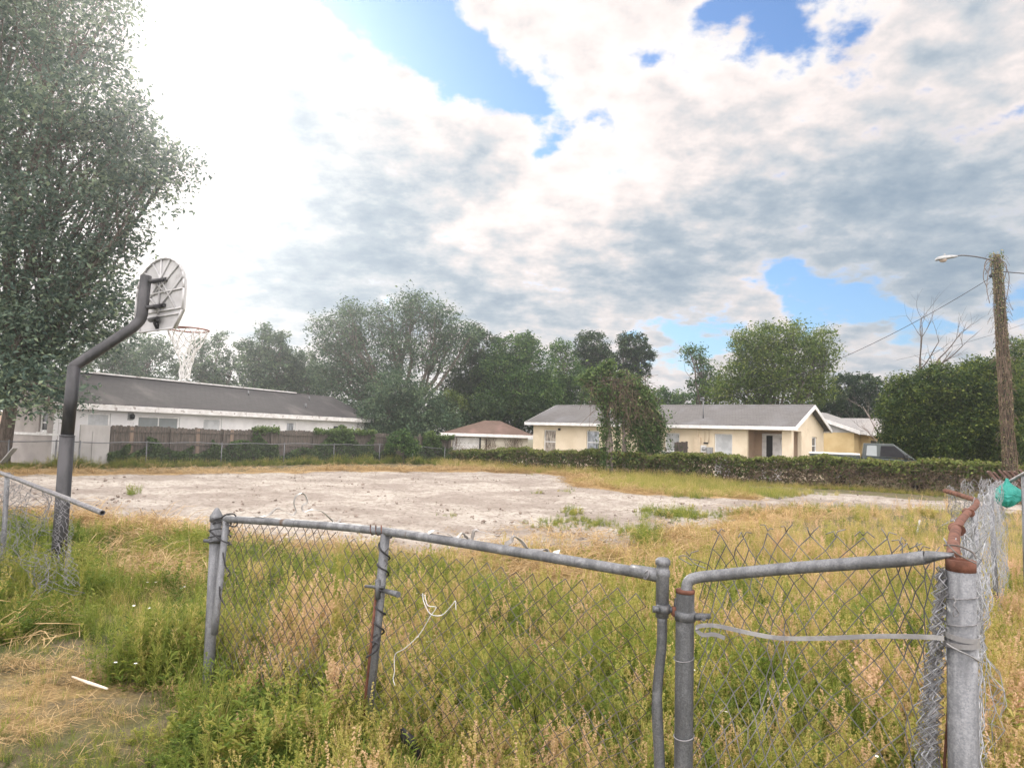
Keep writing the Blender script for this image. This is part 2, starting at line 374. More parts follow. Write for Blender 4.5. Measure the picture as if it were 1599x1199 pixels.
def bare_tree(name, label, cat, base, h, r, mat, lean=(0, 0), seed=1, depth=5, group=None, ang=.55):
    rs = random.Random(seed); root = thing(name, label, cat, base, 0, group); tk = MB(); br = MB()
    def grow(p, d, L, r, k):
        pts = [p]; rr = [r]
        for i in range(4):
            d = (d+Vector((rs.uniform(-1, 1), rs.uniform(-1, 1), rs.uniform(-.5, .9)))*.16).normalized()
            pts.append(pts[-1]+d*L/4); rr.append(r*(1-.11*(i+1)))
        (tk if k == 0 else br).tube(pts, rr, 7 if k < 2 else 4)
        if k < depth:
            for j in range(3 if k else 4):
                i = rs.randint(2, 4); ax = Vector((rs.uniform(-1, 1), rs.uniform(-1, 1), rs.uniform(-.2, .5))).normalized()
                grow(pts[i], (d+ax*ang*1.7).normalized(), L*rs.uniform(.5, .75), rr[i]*.6, k+1)
    grow(Vector((0, 0, -.05)), Vector((lean[0], lean[1], 1)).normalized(), h*.42, r, 0)
    tk.build('trunk', M[mat], root); br.build('branches', M[mat], root)
    return root
# ------------------------------------------------------------------ ground
def poly_mask(X, Y, poly):
    ins = np.zeros(X.shape, bool); n = len(poly)
    for i in range(n):
        x0, y0 = poly[i]; x1, y1 = poly[(i+1) % n]
        c = ((y0 > Y) != (y1 > Y)) & (X < (x1-x0)*(Y-y0)/(y1-y0+1e-12)+x0)
        ins ^= c
    return ins
def poly_dist(X, Y, poly):
    d = np.full(X.shape, 1e9); n = len(poly)
    for i in range(n):
        x0, y0 = poly[i]; x1, y1 = poly[(i+1) % n]; vx, vy = x1-x0, y1-y0
        t = np.clip(((X-x0)*vx+(Y-y0)*vy)/(vx*vx+vy*vy+1e-9), 0, 1)
        d = np.minimum(d, np.hypot(X-x0-t*vx, Y-y0-t*vy))
    return np.where(poly_mask(X, Y, poly), -d, d)   # negative inside
SAND = [onz(px, py, .03).xy[:] for px, py in ((-60, 746), (60, 742), (200, 740), (400, 739), (600, 736), (800, 737), (880, 744), (905, 762), (1010, 772), (1110, 778), (1190, 780), (1230, 790),
        (1150, 805), (1100, 822), (1040, 838), (960, 866), (800, 868), (600, 865), (450, 850), (330, 832), (220, 815), (110, 803), (-60, 800))]
TRACK = [onz(px, py, .03).xy[:] for px, py in ((1190, 765), (1270, 767), (1400, 775), (1530, 783), (1640, 790), (1640, 802), (1500, 797), (1380, 792), (1240, 796), (1170, 790))]
def nz2(X, Y, s=1.):
    return (np.sin(X*1.7*s+Y*.6*s)+np.sin(X*.9*s-Y*2.1*s+2)+np.sin(X*3.1*s+1.2+Y*1.9*s)*.6+np.sin(X*5.3*s-Y*4.1*s)*.4)/3
def ground_attrs(X, Y):
    jit = .35*nz2(X, Y)+.18*nz2(X, Y, 3.1)
    ds = poly_dist(X, Y, SAND)+jit; dt = poly_dist(X, Y, TRACK)+jit*.7
    sand = np.maximum(sm(.35, -.35, ds), sm(.3, -.3, dt))
    wst = np.where(Y > 17, 2.6, 1.9)
    straw = sm(1, 0, np.maximum(ds, 0)/wst)*(1-sand)
    straw = np.maximum(straw, .40*np.exp(-((X+2.6)/1.15)**2-((Y-4.05)/.85)**2))
    return sand, straw
def ground():
    m, nt, n, l = newmat('lot_ground')
    co = objco(nt)
    sd = N(nt, 'ShaderNodeAttribute', attribute_name='sand').outputs['Fac']; st = N(nt, 'ShaderNodeAttribute', attribute_name='straw').outputs['Fac']
    n1 = noise(nt, co, .35, 6, .6); n2 = noise(nt, co, 2.2, 8, .65); n3 = noise(nt, co, 9, 6, .7); n4 = noise(nt, co, 45, 3, .6)
    mp = nt.nodes.new('ShaderNodeMapping'); mp.inputs['Scale'].default_value = (.8, 1.35, 1); mp.inputs['Rotation'].default_value = (0, 0, .25); l.new(co, mp.inputs[0])
    n5 = noise(nt, mp.outputs[0], 2.4, 7, .65)
    sand = mixc(nt, mrange(nt, n2, .35, .65), (.46, .425, .38), (.37, .333, .29))
    sand = mixc(nt, mrange(nt, n1, .42, .6), sand, (.28, .243, .212))
    sand = mixc(nt, mth(nt, 'MULTIPLY', mrange(nt, n5, .50, .64), .75), sand, (.24, .20, .17))
    sand = mixc(nt, mth(nt, 'MULTIPLY', mrange(nt, n3, .50, .62), .72), sand, (.17, .14, .115))
    soil = mixc(nt, mrange(nt, n3, .35, .65), (.115, .095, .060), (.20, .165, .105))
    soil = mixc(nt, mth(nt, 'MULTIPLY', mrange(nt, n2, .42, .6), .6), soil, (.085, .105, .035))
    straw = mixc(nt, mrange(nt, n4, .3, .7), (.25, .165, .075), (.47, .335, .165))
    straw = mixc(nt, mth(nt, 'MULTIPLY', mrange(nt, n3, .55, .7), .6), straw, (.16, .12, .07))
    a = mth(nt, 'ADD', st, mth(nt, 'MULTIPLY', mth(nt, 'SUBTRACT', n2, .5), 1.2))
    c = mixc(nt, mrange(nt, a, .25, .55), soil, straw)
    b = mth(nt, 'ADD', sd, mth(nt, 'MULTIPLY', mth(nt, 'SUBTRACT', n3, .5), 1.0))
    c = mixc(nt, mrange(nt, b, .35, .65), c, sand)
    h = mth(nt, 'ADD', mth(nt, 'MULTIPLY', n3, 1.), mth(nt, 'MULTIPLY', n4, .35))
    h = mth(nt, 'ADD', h, mth(nt, 'MULTIPLY', n5, 1.2))
    out(nt, principled(nt, c, .95, 0, h, .09, .15).outputs[0])
    def sheet(xs, ys, amp):
        X, Y = np.meshgrid(xs, ys); Z = g(X, Y); sa, sw = ground_attrs(X, Y)
        Z = Z+amp*(.030*nz2(X, Y, 2.3)*sa+.022*nz2(X+3, Y*1.7, 4.7)*sa+.02*nz2(X, Y, 1.5)+.10*sw*(.6+.4*nz2(X, Y, 1.3)))
        nx, ny = len(xs), len(ys)
        idx = (np.arange(ny-1)[:, None]*nx+np.arange(nx-1)[None, :])
        Fq = np.stack([idx, idx+1, idx+nx+1, idx+nx], -1)
        return X, Y, Z, sa, sw, Fq
    def emit(name, X, Y, Z, sa, sw, Fq):
        Fq = Fq.reshape(-1, 4); used, inv = np.unique(Fq, return_inverse=True)
        V = np.stack([X.ravel(), Y.ravel(), Z.ravel()], 1)[used]
        o = np_obj(name, V, inv.reshape(-1, 4), m, None, None, True)
        for nm, A in (('sand', sa), ('straw', sw)):
            at_ = o.data.attributes.new(nm, 'FLOAT', 'POINT'); at_.data.foreach_set('value', A.ravel()[used].astype(np.float32))
        o['kind'] = 'structure'; return o
    xs = np.arange(-24, 26.01, .125); ys = np.arange(-1, 45.01, .125)
    X, Y, Z, sa, sw, Fq = sheet(xs, ys, 1)
    edge = np.minimum(np.minimum(X+24, 26-X), np.minimum(Y+1, 45-Y)); Z -= .06*sm(1.5, 0, edge)
    fc = sa[:-1, :-1]; ft = (poly_dist(X, Y, TRACK)[:-1, :-1] < 0) & (fc > .5); fs = (fc > .5) & ~ft
    emit('sand_lot', X, Y, Z, sa, sw, Fq[fs]); emit('dirt_track', X, Y, Z, sa, sw, Fq[ft]); emit('ground', X, Y, Z, sa, sw, Fq[~fs & ~ft])
    xs = np.concatenate([np.linspace(-230, -30, 10), np.arange(-26, 30, 2.), np.linspace(40, 230, 10)]); ys = np.concatenate([np.linspace(-90, -20, 6), np.arange(-12, 70, 2.), np.linspace(90, 300, 10)])
    X, Y, Z, sa, sw, Fq = sheet(xs, ys, 0); Z = Z-.12*((X > -25) & (X < 27) & (Y > -2) & (Y < 46)) - .05
    emit('outer_ground', X, Y, Z, sa*0, sw*0, Fq)
ground()
# ------------------------------------------------------------------ building tools
class Frame:
    """a house frame: origin o, x along the front, y away"""
    def __init__(s, o, ang):
        s.o = Vector((o[0], o[1], 0)); s.ang = ang; s.x = Vector((math.cos(ang), math.sin(ang), 0)); s.y = Vector((-math.sin(ang), math.cos(ang), 0))
    def hit_y(s, px, py, y):      # ray meets the plane local y -> (x, z)
        d = ray(px, py); t = (y-(CAM-s.o).dot(s.y))/d.dot(s.y); P = CAM+d*t; return (P-s.o).dot(s.x), P.z
    def hit_x(s, px, py, x):
        d = ray(px, py); t = (x-(CAM-s.o).dot(s.x))/d.dot(s.x); P = CAM+d*t; return (P-s.o).dot(s.y), P.z
def wall(mb, a0, a1, z0, z1, d0, d1, ops, axis):
    """wall boxes round its openings; axis 'x': runs along x, thickness in y"""
    xs = sorted(set([a0, a1]+[v for o in ops for v in o[:2]]))
    for p, q in zip(xs[:-1], xs[1:]):
        zs = [z0]
        for o in sorted(ops, key=lambda o: o[2]):
            if o[0] <= p+1e-6 and o[1] >= q-1e-6: zs += [o[2], o[3]]
        zs.append(z1)
        for k in range(0, len(zs), 2):
            if zs[k+1]-zs[k] > .01:
                if axis == 'x': mb.box((p, d0, zs[k]), (q, d1, zs[k+1]))
                else: mb.box((d0, p, zs[k]), (d1, q, zs[k+1]))
def window(root, op, d, axis, fill, sgn=-1, frame='white_paint', rail=True, mull=0, sill=True, fw=.05, inset=.10, name='window'):
    """framed window set back in its opening; d = outer face of the wall"""
    a0, a1, z0, z1 = op
    def bx(mb, p, q, zz0, zz1, e0, e1):
        e0, e1 = sorted((d-sgn*e0, d-sgn*e1))
        if axis == 'x': mb.box((p, e0, zz0), (q, e1, zz1))
        else: mb.box((e0, p, zz0), (e1, q, zz1))
    fr = MB()
    bx(fr, a0, a1, z1-fw, z1, inset-.03, inset+.03); bx(fr, a0, a1, z0, z0+fw, inset-.03, inset+.03)
    bx(fr, a0, a0+fw, z0+fw, z1-fw, inset-.03, inset+.03); bx(fr, a1-fw, a1, z0+fw, z1-fw, inset-.03, inset+.03)
    if rail: zm = (z0+z1)/2-.05; bx(fr, a0+fw, a1-fw, zm-.025, zm+.025, inset-.025, inset+.025)
    for k in range(mull):
        xm = a0+(a1-a0)*(k+1)/(mull+1); bx(fr, xm-.025, xm+.025, z0+fw, z1-fw, inset-.02, inset+.02)
    f = fr.build(name, M[frame], root)
    pn = MB(); bx(pn, a0+fw*.5, a1-fw*.5, z0+fw*.5, z1-fw*.5, inset+.005, inset+.014); pn.build('pane', M[fill], f)
    if sill:
        sb = MB(); bx(sb, a0-.06, a1+.06, z0-.06, z0-.003, -.05, .09); sb.build('sill', M[frame], f)
    return f
def gable_roof(root, L, W, ze, zr, mat, fascia='white_paint', ov=0, th=.10, fh=.17, gable_mat=None, rake=True):
    """two slopes, ridge along x at y=W/2, from x=0..L"""
    h = W/2; mb = MB()
    mb.prism([(0, ze), (h, zr), (h, zr+th), (0, ze+th)], 0, L, 'x'); mb.prism([(W, ze), (W, ze+th), (h, zr+th), (h, zr)], 0, L, 'x')
    rf = mb.build('roof', M[mat], root)
    cp = MB(); cp.prism([(h-.16, zr+th-.05), (h, zr+th+.025), (h+.16, zr+th-.05)], 0, L, 'x'); cp.build('ridge_cap', M[mat], rf)
    for y0, y1 in ((-.03, -.003), (W+.003, W+.03)): fa = MB(); fa.box((-.02, y0, ze-fh+.08), (L+.02, y1, ze+.075)); fa.build('fascia', M[fascia], rf)
    if rake:
        for x0, x1 in ((-.045, -.004), (L+.004, L+.045)):
            rk = MB(); rk.prism([(-.02, ze-.10), (h, zr-.10), (W+.02, ze-.10), (W+.02, ze+th-.02), (h, zr+th-.01), (-.02, ze+th-.02)], x0, x1, 'x'); rk.build('rake_board', M[fascia], rf)
    return rf
# ------------------------------------------------------------------ cream house on the right
def cream_house():
    E0 = Vector((.87, 41.4)); E1 = Vector((13.16, 31.6)); L = (E1-E0).length; ang = math.atan2(E1.y-E0.y, E1.x-E0.x)
    fr = Frame(E0, ang); W = 6.4; ze, zr = 2.55, 3.70
    root = thing('bungalow', 'cream stucco bungalow with grey shingle roof and corner porch behind the overgrown fence', 'house', (E0.x, E0.y, 0), ang)
    yw = .45; x0, x1 = .30, L-.32
    def op(pa, pb, pt, pbt=None, z0=None):
        a, z1 = fr.hit_y(pa, pt, yw); b, _ = fr.hit_y(pb, pt, yw); zz = z0 if z0 is not None else fr.hit_y(pa, pbt, yw)[1]
        return (a, b, zz, z1)
    w1 = op(849.5, 868, 671, 705); w2 = op(916, 936, 672, 706); w3 = op(1038.5, 1061, 675.5, z0=.25); w4 = op(1115.5, 1143.5, 677, z0=.15)
    po = op(1167, 1221, 671.5, z0=-.001); po = (po[0], po[1], -.3, po[3])
    s0, sz = fr.hit_x(1238.5, 674, x1); s1, _ = fr.hit_x(1251.5, 674, x1); so = (max(s0, yw+.35), s1, -.3, po[3])
    gw0, gz1 = fr.hit_x(1268, 682, x1); gw1, gz0 = fr.hit_x(1274, 707, x1); gw = (gw0, gw1+.25, gz0, gz1)
    yb = W-.45
    px0, py1 = po[0]-.25, so[1]+.12          # porch recess
    mb = MB()
    wall(mb, x0, x1, -.3, ze-.02, yw, yw+.18, [w1, w2, w3, w4, po], 'x')
    wall(mb, yw+.18, yb, -.3, ze-.02, x1-.18, x1, [so, gw], 'y')
    wall(mb, yw+.18, yb, -.3, ze-.02, x0, x0+.18, [], 'y'); wall(mb, x0, x1, -.3, ze-.02, yb, yb+.18, [], 'x')
    for xa, xb in ((x0, x0+.18), (x1-.18, x1)):   # gable triangles
        k = (zr-ze)/(W/2)
        mb.prism([(yw, ze-.02), (yb+.18, ze-.02), (yb+.18, ze-.01+k*.27), (W/2, zr-.02), (yw, ze-.01+k*.45)], xa, xb, 'x')
    mb.build('wall', M['stucco_cream'], root)
    pw = MB(); pw.box((px0-.1, py1, -.3), (x1-.185, py1+.1, ze-.02)); pw.box((px0-.1, yw+.185, -.3), (px0, py1-.003, ze-.02)); pw.box((px0+.003, yw+.185, ze-.12), (x1-.185, py1-.003, ze-.03))
    pw.build('porch_wall', M['stucco_tan'], root)  # shadow of the recess is put into this darker stucco
    fl = MB(); fl.box((px0+.003, yw+.19, -.1), (x1-.19, py1-.003, .12)); fl.build('porch_floor', M['sheet_grey'], root)
    bt = MB(); bt.box((px0+.01, py1-.03, .125), (x1-.2, py1-.005, .55)); bt.build('porch_skirting', M['stucco_cream'], root)
    dr = MB(); dr.box((px0+.62, py1-.06, .13), (px0+.92, py1-.035, 2.2)); d = dr.build('door', M['dark'], root)  # dark panel stands in for the shade of the open doorway
    df = MB(); df.box((px0+.40, py1-.05, .13), (px0+.615, py1-.006, 2.3)); df.box((px0+.925, py1-.05, .13), (px0+1.45, py1-.006, 2.2)); df.box((px0+.62, py1-.055, 2.205), (px0+1.45, py1-.006, 2.3)); df.build('door_frame', M['white_paint'], d)
    gable_roof(root, L, W, ze, zr, 'shingle_grey')
    sf = MB(); sf.box((0, .003, ze-.09), (L, yw-.003, ze-.06)); sf.build('soffit', M['white_paint'], root)
    window(root, w1, yw, 'x', 'curtain', -1); window(root, w2, yw, 'x', 'foil', -1)
    window(root, w3, yw, 'x', 'blind', -1); window(root, w4, yw, 'x', 'blind', -1)
    window(root, gw, x1, 'y', 'glass', 1, fw=.07)
    vx, vz = fr.hit_y(874, 670, yw); vb = MB(); vb.box((vx-.06, yw-.1, vz-.07), (vx+.06, yw-.003, vz+.05)); vb.build('floodlight', M['dark'], root)
    # meter panel, conduits, boxes
    def rect(mb, pa, pb, pt, pbt, th):
        a, z1 = fr.hit_y(pa, pt, yw); b, z0 = fr.hit_y(pb, pbt, yw); mb.box((min(a, b), yw-th, min(z0, z1)), (max(a, b), yw-.003, max(z0, z1)))
    e = MB(); rect(e, 1085, 1095, 682.5, 706.5, .14); eo = e.build('electric_panel', M['tan_box'], root)
    e = MB(); rect(e, 1088, 1091.5, 668, 682, .07); e.build('conduit', M['tan_box'], eo)
    e = MB(); rect(e, 1095.5, 1103.5, 695, 706, .12); mo = e.build('electric_meter', M['white_paint'], root)
    a, z = fr.hit_y(1099.3, 700.5, yw-.12); e = MB(); e.lathe([(.11, 0), (.11, .05), (.08, .08), (.02, .085)], 16, (a, yw-.122, z), Matrix.Rotation(PI/2, 3, 'X')); e.build('meter_dial', M['grey_box'], mo)
    e = MB(); rect(e, 1105, 1113.5, 698, 708, .12); e.build('disconnect_box', M['grey_box'], root)
    e = MB(); rect(e, 1100.5, 1106, 690.5, 693, .16); e.build('meter_hood', M['dark'], root)
    for p in (1101, 1107.5):
        a, z1 = fr.hit_y(p, 668, yw); _, z0 = fr.hit_y(p, 691, yw); e = MB(); e.tube([(a, yw-.03, z0), (a, yw-.03, z1)], .018, 6); e.build('conduit', M['tan_box'], root)
    # pipes leaning in the porch corner
    for k in range(3):
        q = MB(); q.tube([(px0+1.6+.22*k, yw+.5, .12), (px0+1.35+.08*k, py1-.12, 2.1)], .025, 6)
        o = q.build('leaning_pipe', M['white_paint']); w = Matrix.Translation((E0.x, E0.y, 0)) @ Matrix.Rotation(ang, 4, 'Z'); o.data.transform(w)
        tag(o, ['white pipe leaning in the porch corner, nearest the door', 'middle one of three white pipes leaning in the porch corner', 'white pipe leaning in the porch, nearest the corner column'][k], 'pipe', 'pipes leaning in the porch')
    # service mast on the roof
    mx, mz = fr.hit_y(1098, 655, 1.0); k = (zr-ze)/(W/2); zz = ze+.1+k*1.0
    ms = MB(); ms.tube([(mx, 1.0, zz-.05), (mx, 1.0, zz+.95)], .03, 8); ms.lathe([(.05, 0), (.07, .05), (.05, .12), (.01, .14)], 8, (mx, 1.0, zz+.95)); ms.build('service_mast', M['galv'], root)
    global MAST
    MAST = fr.o+fr.x*mx+fr.y*1.0+Vector((0, 0, zz+.9))
    return fr, L
FR1, L1 = cream_house()
# ------------------------------------------------------------------ white house on the left
def white_house():
    E0 = Vector((-18.65, 27.9)); E1 = Vector((-9.86, 49.1)); L = (E1-E0).length; ang = math.atan2(E1.y-E0.y, E1.x-E0.x)
    fr = Frame(E0, ang); W = 7.3; ze, zr = 2.55, 4.08
    root = thing('long_house', 'long white stucco house with dark weathered shingle roof behind the wooden fence', 'house', (E0.x, E0.y, 0), ang)
    yw = .42; x0, x1 = .35, L-.45; wy = 3.1
    def op(pa, pb, pt, z0):
        a, z1 = fr.hit_y(pa, pt, yw); b, _ = fr.hit_y(pb, pt, yw); return (a, b, z0, z1)
    A = op(137, 174, 644, .9); B = op(216, 282, 648.5, .05); Cc = op(318, 347, 652.5, .95); Dd = op(448, 462, 658, 1.35); G = op(521, 540, 663, .95)
    e0, ez1 = fr.hit_x(75.5, 641, x0); e1, ez0 = fr.hit_x(59.5, 676, x0); ew = (min(e0, e1), max(e0, e1), ez0, ez1)
    mb = MB(); wall(mb, x0+.2, x1, -.4, ze-.02, yw, yw+.2, [A, B, Cc, Dd, G], 'x'); wall(mb, yw+.2, W-.4, -.4, ze-.02, x1-.2, x1, [], 'y')
    k = (zr-ze)/(W/2); mb.prism([(yw, ze-.02), (W-.4, ze-.02), (W-.4, ze+k*.38), (W/2, zr-.02), (yw, ze+k*.4)], x1-.2, x1, 'x'); wall(mb, x0+3, x1, -.4, ze-.02, W-.4, W-.2, [], 'x')
    mb.build('wall', M['stucco_white'], root)
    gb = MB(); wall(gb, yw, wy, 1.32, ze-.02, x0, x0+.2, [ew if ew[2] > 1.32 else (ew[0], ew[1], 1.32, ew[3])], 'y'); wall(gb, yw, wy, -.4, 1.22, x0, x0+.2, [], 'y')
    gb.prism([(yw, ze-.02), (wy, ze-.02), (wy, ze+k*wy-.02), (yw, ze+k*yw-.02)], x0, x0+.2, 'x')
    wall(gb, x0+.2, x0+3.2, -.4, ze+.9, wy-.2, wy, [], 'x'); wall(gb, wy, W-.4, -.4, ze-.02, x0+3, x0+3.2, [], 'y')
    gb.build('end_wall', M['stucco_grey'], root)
    tb = MB(); tb.box((x0-.04, yw-.04, 1.223), (x0+.2, wy+.02, 1.317)); tb.build('trim_band', M['white_paint'], root)
    ct = MB(); ct.box((x0-.03, yw-.03, -.4), (x0+.16, yw-.002, 1.22)); ct.box((x0-.03, yw-.03, 1.32), (x0+.16, yw-.002, ze-.03)); ct.build('corner_trim', M['stucco_white'], root)
    gable_roof(root, L, W, ze, zr, 'shingle_dark', 'peeling', fh=.26)
    wv = MB(); wv.box((1.2, W/2-.2, zr+.10), (L-4.2, W/2-.06, zr+.17)); wv.build('ridge_flashing', M['peeling'], root)
    sf = MB(); sf.box((0, .003, ze-.12), (L, yw-.003, ze-.09)); sf.build('soffit', M['white_paint'], root)
    window(root, A, yw, 'x', 'blind', -1, fw=.08); window(root, B, yw, 'x', 'glass_pale', -1, rail=False, mull=1, sill=False, fw=.09, name='sliding_door')
    window(root, Cc, yw, 'x', 'blind', -1, fw=.08); window(root, Dd, yw, 'x', 'foil', -1, rail=False, fw=.09); window(root, G, yw, 'x', 'glass', -1, fw=.09)
    window(root, (ew[0], ew[1], max(1.36, ew[2]), ew[3]), x0, 'y', 'glass', -1, fw=.09)
    a, z = fr.hit_y(203.5, 650, yw)
    lf = MB(); lf.box((a-.14, yw-.03, z-.17), (a+.14, yw-.003, z+.17)); lo = lf.build('porch_light', M['grey_box'], root)
    lg = MB(); lg.lathe([(.06, -.13), (.10, -.10), (.11, .05), (.05, .12)], 10, (a, yw-.14, z)); lg.build('lamp_shade', M['glass_tint'], lo)
    a, z = fr.hit_y(558, 665, yw); lf = MB(); lf.lathe([(.05, -.12), (.09, -.06), (.09, .08), (.04, .12)], 10, (a, yw-.11, z)); lf.build('porch_light', M['grey_box'], root)
    for (px, py) in ((477, 639), (388, 611), (483, 622)):      # roof vents
        y_ = 2.6 if py < 630 else 1.2
        a, z = fr.hit_y(px, py, y_); zz = ze+.08+k*y_; v = MB(); v.tube([(a, y_, zz-.03), (a, y_, zz+.3)], .05, 8); v.build('vent_pipe', M['galv'], root)
    return fr
FR2 = white_house()
# ------------------------------------------------------------------ brown-roofed garage between the houses
def garage():
    o = at(688, 676, 46); zb = -.45; root = thing('garage', 'small garage with brown hip roof and pale siding between the two houses', 'garage', (o.x, o.y, zb), math.radians(1.5))
    Wd = 6.35; Dp = 5.0; ze = o.z-zb; zr = ze+.98
    rf = MB()
    ax, bx = 2.9, 4.0
    v = [(0, 0, ze), (Wd, 0, ze), (Wd, Dp, ze), (0, Dp, ze), (ax, 2.4, zr), (bx, 2.6, zr), ]
    rf.add(v, [(0, 1, 5, 4), (1, 2, 5), (2, 3, 4, 5), (3, 0, 4), (3, 2, 1, 0)]); r = rf.build('roof', M['shingle_brown'], root)
    fa = MB(); fa.box((-.03, -.04, ze-.16), (Wd+.03, -.003, ze+.03)); fa.box((-.03, Dp+.003, ze-.16), (Wd+.03, Dp+.04, ze+.03)); fa.box((-.04, -.001, ze-.16), (-.003, Dp, ze+.03)); fa.box((Wd+.003, -.001, ze-.16), (Wd+.04, Dp, ze+.03)); fa.build('fascia', M['white_paint'], r)
    wl = MB(); yw = .45
    n = int((ze-.1)/.2)
    for i in range(n):          # lap siding
        z0 = i*.2; m4 = Matrix.Identity(4)
        for xa, xb in ((.45, .78), (2.9, Wd-.45)):
            wl.add([(xa, yw-.03, z0), (xb, yw-.03, z0), (xb, yw, z0+.2), (xa, yw, z0+.2), (xa, yw+.02, z0), (xb, yw+.02, z0)], [(0, 1, 2, 3), (0, 4, 5, 1)])
    wl.box((.45, yw+.03, 0), (.78, yw+.15, ze-.02)); wl.box((2.9, yw+.03, 0), (Wd-.45, yw+.15, ze-.02)); wl.box((.45, yw+.151, 0), (.6, Dp-.45, ze-.02)); wl.box((Wd-.6, yw+.151, 0), (Wd-.45, Dp-.45, ze-.02)); wl.box((.781, yw, ze-.22), (2.899, yw+.15, ze-.02))
    wl.build('wall', M['siding_cream'], root)
    gd = MB()
    for i in range(5): gd.box((.8, yw+.05, .02+i*.4), (2.6, yw+.09, .40+i*.4))
    gd.build('garage_door', M['white_paint'], root)
    dp = MB(); dp.box((2.6, yw+.04, 0), (2.72, yw+.1, ze-.22)); dp.build('dark_gap', M['dark'], root)
    ps = MB(); ps.box((2.725, yw-.04, 0), (2.897, yw+.12, ze-.23)); ps.build('door_post', M['siding_cream'], root)
    # the panel trim on the right part of the wall
    tr = MB(); xa, xb, za, zb2 = 3.05, 5.3, .9, ze-.28
    tr.box((xa, yw-.06, za), (xb, yw-.032, za+.08)); tr.box((xa, yw-.06, za+.083), (xa+.08, yw-.032, zb2)); tr.build('trim', M['wood'], root)
    # dry vines on the wall, a thing of its own
    vm = MB()
    for i in range(60):
        x = rng.choice([1.0, .6, 3.2, 3.6, 4.6, 5.0, 5.2])+rng.normal()*.12; z = ze-.25; p = []
        for k in range(8): p.append((o.x+x+rng.normal()*.05, o.y+yw-.08, zb+z)); z -= rng.uniform(.03, .16)
        vm.tube(p, .012, 4)
    vo = vm.build('climbing_vine', M['vinestem']); tag(vo, 'dry vine strands hanging down the pale garage wall', 'vine')
garage()
# ------------------------------------------------------------------ second cream house behind the pickup and carport
def yellow_house():
    c = at(1343, 675, 41); ang = FR1.ang
    root = thing('small_house', 'yellow stucco house with pale grey gable roofs right behind the dark pickup', 'house', (c.x, c.y, 0), ang)
    # frame: x to the right along the cream house front, y away. c is the front right eave corner
    ze = c.z; Wd = 7.6; k = .36
    rf = MB(); th = .1
    zr = ze+k*Wd/2
    rf.prism([(-Wd, ze), (-Wd/2, zr), (-Wd/2, zr+th), (-Wd, ze+th)], 0, 8, 'y'); rf.prism([(0, ze), (0, ze+th), (-Wd/2, zr+th), (-Wd/2, zr)], 0, 8, 'y')
    rr = rf.build('roof', M['shingle_pale'], root)
    fb = MB(); fb.prism([(-Wd-.02, ze-.14), (-Wd/2, zr-.14), (.02, ze-.14), (.02, ze+.09), (-Wd/2, zr+.09), (-Wd-.02, ze+.09)], -.045, -.004, 'y'); fb.build('rake_board', M['white_paint'], rr); fb = MB()
    fb.box((.004, 0, ze-.12), (.04, 8, ze+.08)); fb.build('fascia', M['white_paint'], rr)
    wl = MB(); wl.box((-Wd+.4, .3, -.2), (-.4, .5, ze-.03)); wl.box((-.6, .501, -.2), (-.4, 7.7, ze-.03)); wl.build('wall', M['stucco_yellow'], root)
    gt = MB(); gt.prism([(-Wd+.4, ze-.028), (-.4, ze-.028), (-Wd/2, zr-.04)], .3, .5, 'y'); gt.build('gable', M['siding_grey'], root)
    # cross gable wing to the right
    w0, w1, xw = 2.0, 5.2, 1.9; zc = ze+k*(w1-w0+.8)/2+.15; mid = (w0+w1)/2
    cr = MB(); cr.prism([(w0-.4, ze-.02), (mid, zc), (mid, zc+th), (w0-.4, ze-.02+th)], -2.2, xw+.4, 'x'); cr.prism([(w1+.4, ze-.02), (w1+.4, ze-.02+th), (mid, zc+th), (mid, zc)], -2.2, xw+.4, 'x'); cr.build('wing_roof', M['shingle_pale'], root)
    rk = MB(); rk.prism([(w0-.45, ze-.16), (mid, zc-.14), (w1+.45, ze-.16), (w1+.45, ze+.07), (mid, zc+.09), (w0-.45, ze+.07)], xw+.404, xw+.44, 'x'); rk.build('rake_board', M['white_paint'], root); rk = MB(); rk.box((0.05, w0-.44, ze-.16), (xw+.40, w0-.404, ze+.06)); rk.build('fascia', M['white_paint'], root)
    wg = MB(); wg.box((-.399, w0, -.2), (xw-.2, w0+.2, ze-.05)); wall(wg, w0, w1, -.2, ze-.05, xw-.199, xw, [(w0+.9, w0+2.0, .9, 2.1)], 'y'); wg.prism([(w0, ze-.048), (w1, ze-.048), (mid, zc-.03)], xw-.19, xw-.01, 'x'); wg.build('wing_wall', M['stucco_yellow'], root)
    window(root, (w0+.9, w0+2.0, .9, 2.1), xw, 'y', 'glass', 1, fw=.07)
    sh = MB(); sh.box((.2, w0-.05, 1.0), (.75, w0-.004, 2.15)); sh.build('shutter', M['wood'], root)
    # carport
    p = at(1362, 684, 44); r2 = thing('carport', 'low white flat roofed carport right of the yellow house', 'carport', (p.x, p.y, 0), math.radians(-6))
    cp = MB(); cp.box((0, 0, p.z-.10), (4.2, 4, p.z+.08)); cp.build('roof', M['white_paint'], r2)
    cw = MB(); cw.box((.1, .6, -.2), (4.0, .75, p.z-.103)); cw.build('wall', M['siding_grey'], r2)
    for x in (.12, 4.05):
        q = MB(); q.box((x, .05, -.2), (x+.1, .15, p.z-.103)); q.build('post', M['white_paint'], r2)
yellow_house()
